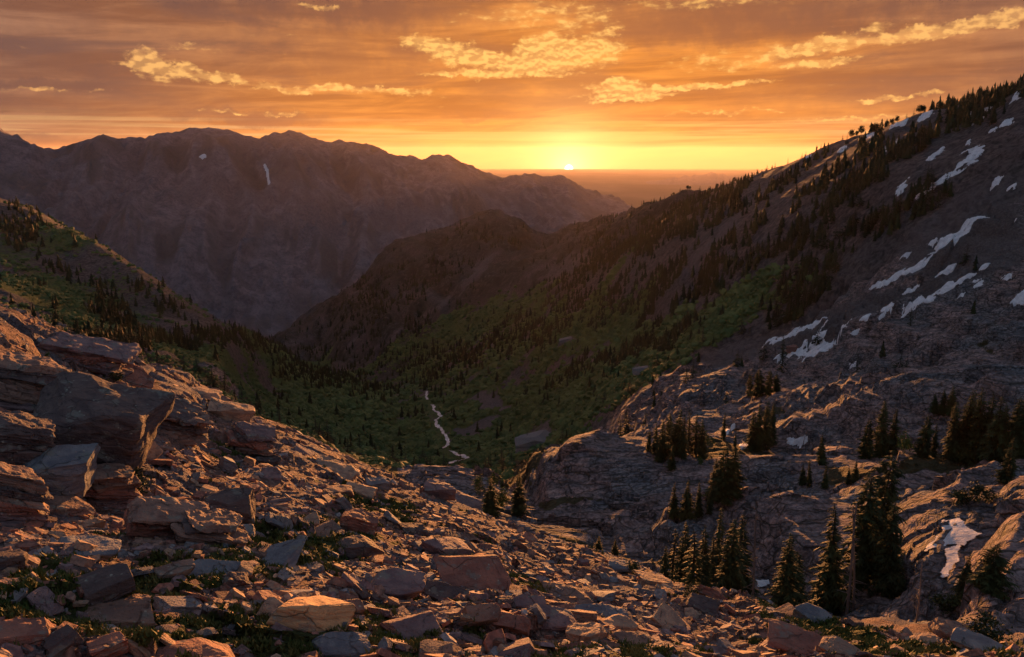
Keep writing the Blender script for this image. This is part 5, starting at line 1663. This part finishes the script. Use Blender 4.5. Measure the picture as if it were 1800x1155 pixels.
def snow_all():
    snow([(1655, 916), (1688, 915), (1700, 930), (1726, 941), (1706, 952), (1694, 962), (1672, 958), (1648, 964), (1622, 974), (1640, 952), (1656, 938)], 'largest near snow patch on the right basin slope', None, 0.3, 2)
    snow([(1660, 966), (1686, 962), (1684, 986), (1672, 1002), (1664, 1016), (1650, 1018), (1664, 992)], 'narrow snow tongue hanging below the largest near patch', None, 0.3, 3)
    snow([(1330, 1022), (1350, 1020), (1353, 1030), (1332, 1036)], 'scrap of snow at the foot of the gully grove', None, 0.5, 4)
    snow([(1272, 764), (1284, 750), (1296, 742), (1292, 752), (1280, 764)], 'small snow bank under the single fir', None, 0.5, 5)
    snow([(1300, 782), (1330, 776), (1352, 772), (1360, 776), (1330, 784), (1304, 790)], 'long low snow bank below the tight row of firs', None, 0.8, 6)
    snow([(1385, 770), (1412, 768), (1420, 776), (1398, 782), (1384, 780)], 'snow bank at the foot of the banded cliff', None, 0.8, 7)
    snow([(1528, 512), (1542, 498), (1580, 478), (1612, 462), (1640, 448), (1632, 460), (1596, 482), (1560, 500)], 'long snow streak low on the dark talus', None, 1.0, 8)
    snow([(1640, 436), (1662, 418), (1690, 400), (1720, 382), (1746, 366), (1738, 380), (1706, 402), (1672, 424), (1650, 440)], 'long snow streak high on the dark talus', None, 1.0, 9)
    snow([(1574, 558), (1590, 540), (1620, 524), (1660, 502), (1700, 484), (1714, 482), (1690, 498), (1650, 518), (1634, 532), (1600, 552), (1580, 560)], 'widest snow streak in the middle of the talus', None, 1.1, 10)
    snow([(1322, 612), (1350, 600), (1390, 584), (1430, 568), (1452, 560), (1440, 570), (1400, 588), (1350, 606), (1328, 614)], 'upper one of two snow streaks at the talus foot', None, 1.0, 11)
    snow([(1362, 632), (1384, 618), (1420, 610), (1440, 600), (1478, 590), (1474, 604), (1440, 620), (1424, 626), (1400, 622), (1372, 632)], 'lower one of two snow streaks at the talus foot', None, 1.0, 12)
    snow([(1596, 350), (1616, 336), (1650, 316), (1676, 300), (1700, 276), (1718, 256), (1728, 266), (1716, 284), (1690, 302), (1650, 328), (1610, 350)], 'longest snow gully on the upper right mountainside', None, 1.2, 13)
    snow([(1572, 340), (1582, 326), (1596, 324), (1594, 336), (1578, 344)], 'snow patch at the foot of the longest snow gully', None, 1.0, 14)
    snow([(1626, 284), (1640, 272), (1660, 258), (1656, 268), (1640, 280)], 'snow flecks left of the longest snow gully', None, 1.0, 15)
    snow([(1776, 534), (1790, 518), (1806, 510), (1806, 536)], 'snow patch cut by the right edge beside the talus', None, 0.8, 16)
    snow([(1690, 206), (1712, 194), (1745, 182), (1744, 190), (1716, 200), (1700, 210)], 'snow bank below the topmost ridge conifers', None, 1.0, 17)
    snow([(1776, 172), (1790, 160), (1806, 154), (1806, 170), (1786, 176)], 'snow bank under the ridge at the right edge', None, 1.0, 18)
    for k, (x, y, w, h) in enumerate([(a_, b_, 0.62 * c_, 0.62 * d_) for a_, b_, c_, d_ in ((1480, 263, 16, 4), (1525, 226, 22, 4), (1582, 206, 26, 4), (1626, 196, 24, 4), (1420, 274, 12, 3), (1576, 250, 9, 9), (1558, 262, 7, 6), (1720, 212, 18, 4), (1770, 215, 22, 6), (1702, 250, 8, 6), (1745, 230, 14, 3))]):
        snow([(x - w, y + h + 0.4 * w), (x - w * 0.4, y - 0.1 * w), (x + w, y - 0.45 * w - h), (x + w * 0.5, y + h)], 'small snow scrap just below the right ridge line', 'snow scraps below the ridge', 1.0, 30 + k)
    for k, (x, y, w, h) in enumerate([(1560, 542, 14, 3), (1600, 510, 14, 3), (1670, 472, 12, 3), (1640, 425, 9, 3), (1730, 470, 12, 3), (1765, 490, 12, 3), (1778, 330, 10, 3), (1790, 385, 8, 3), (1690, 520, 7, 2), (1500, 586, 12, 3), (1480, 578, 14, 3), (1550, 555, 9, 2), (1456, 606, 10, 2), (1590, 452, 10, 2), (1500, 640, 7, 4), (1520, 560, 12, 2), (1720, 500, 10, 3), (1750, 320, 12, 4), (1660, 480, 14, 2), (1440, 590, 14, 3)]):
        snow([(x - w, y + h + 0.35 * w), (x - w * 0.4, y - 0.1 * w), (x + w, y - 0.45 * w - h), (x + w * 0.5, y + h)], 'small snow scrap scattered over the dark talus', 'snow scraps on the talus', 1.0, 60 + k)
    snow([(462, 284), (466, 284), (472, 300), (475, 322), (472, 326), (468, 304)], 'thin snow gully high on the far mountain', None, 0.6, 20, 3500)
    snow([(350, 276), (360, 272), (364, 276), (356, 280)], 'tiny snow speck near the crest of the far mountain', None, 0.6, 21, 3600)


snow_all()


# the air itself: thin evening haze over the whole country
def haze():
    m = bpy.data.materials.new('evening_haze')
    m.use_nodes = True
    t = m.node_tree
    t.nodes.clear()
    o = t.nodes.new('ShaderNodeOutputMaterial')
    v = t.nodes.new('ShaderNodeVolumePrincipled')
    v.inputs['Color'].default_value = (1.0, 0.84, 0.76, 1)
    v.inputs['Density'].default_value = HAZE
    v.inputs['Anisotropy'].default_value = 0.52
    t.links.new(v.outputs[0], o.inputs['Volume'])
    top = float(Z1.max()) + 40.0
    x0, x1, y0, y1, z0, z1 = -36000, 36000, -3000, 36000, -650.0, top
    V = np.array([(x0, y0, z0), (x1, y0, z0), (x1, y1, z0), (x0, y1, z0), (x0, y0, z1), (x1, y0, z1), (x1, y1, z1), (x0, y1, z1)])
    F = np.array([(0, 3, 2, 1), (4, 5, 6, 7), (0, 1, 5, 4), (1, 2, 6, 5), (2, 3, 7, 6), (3, 0, 4, 7)])
    link('haze', mesh_np('haze', V, F, [m], False), kind='stuff', label='thin warm evening haze filling the valley and the plain')


HAZE = 9.5e-6
haze()
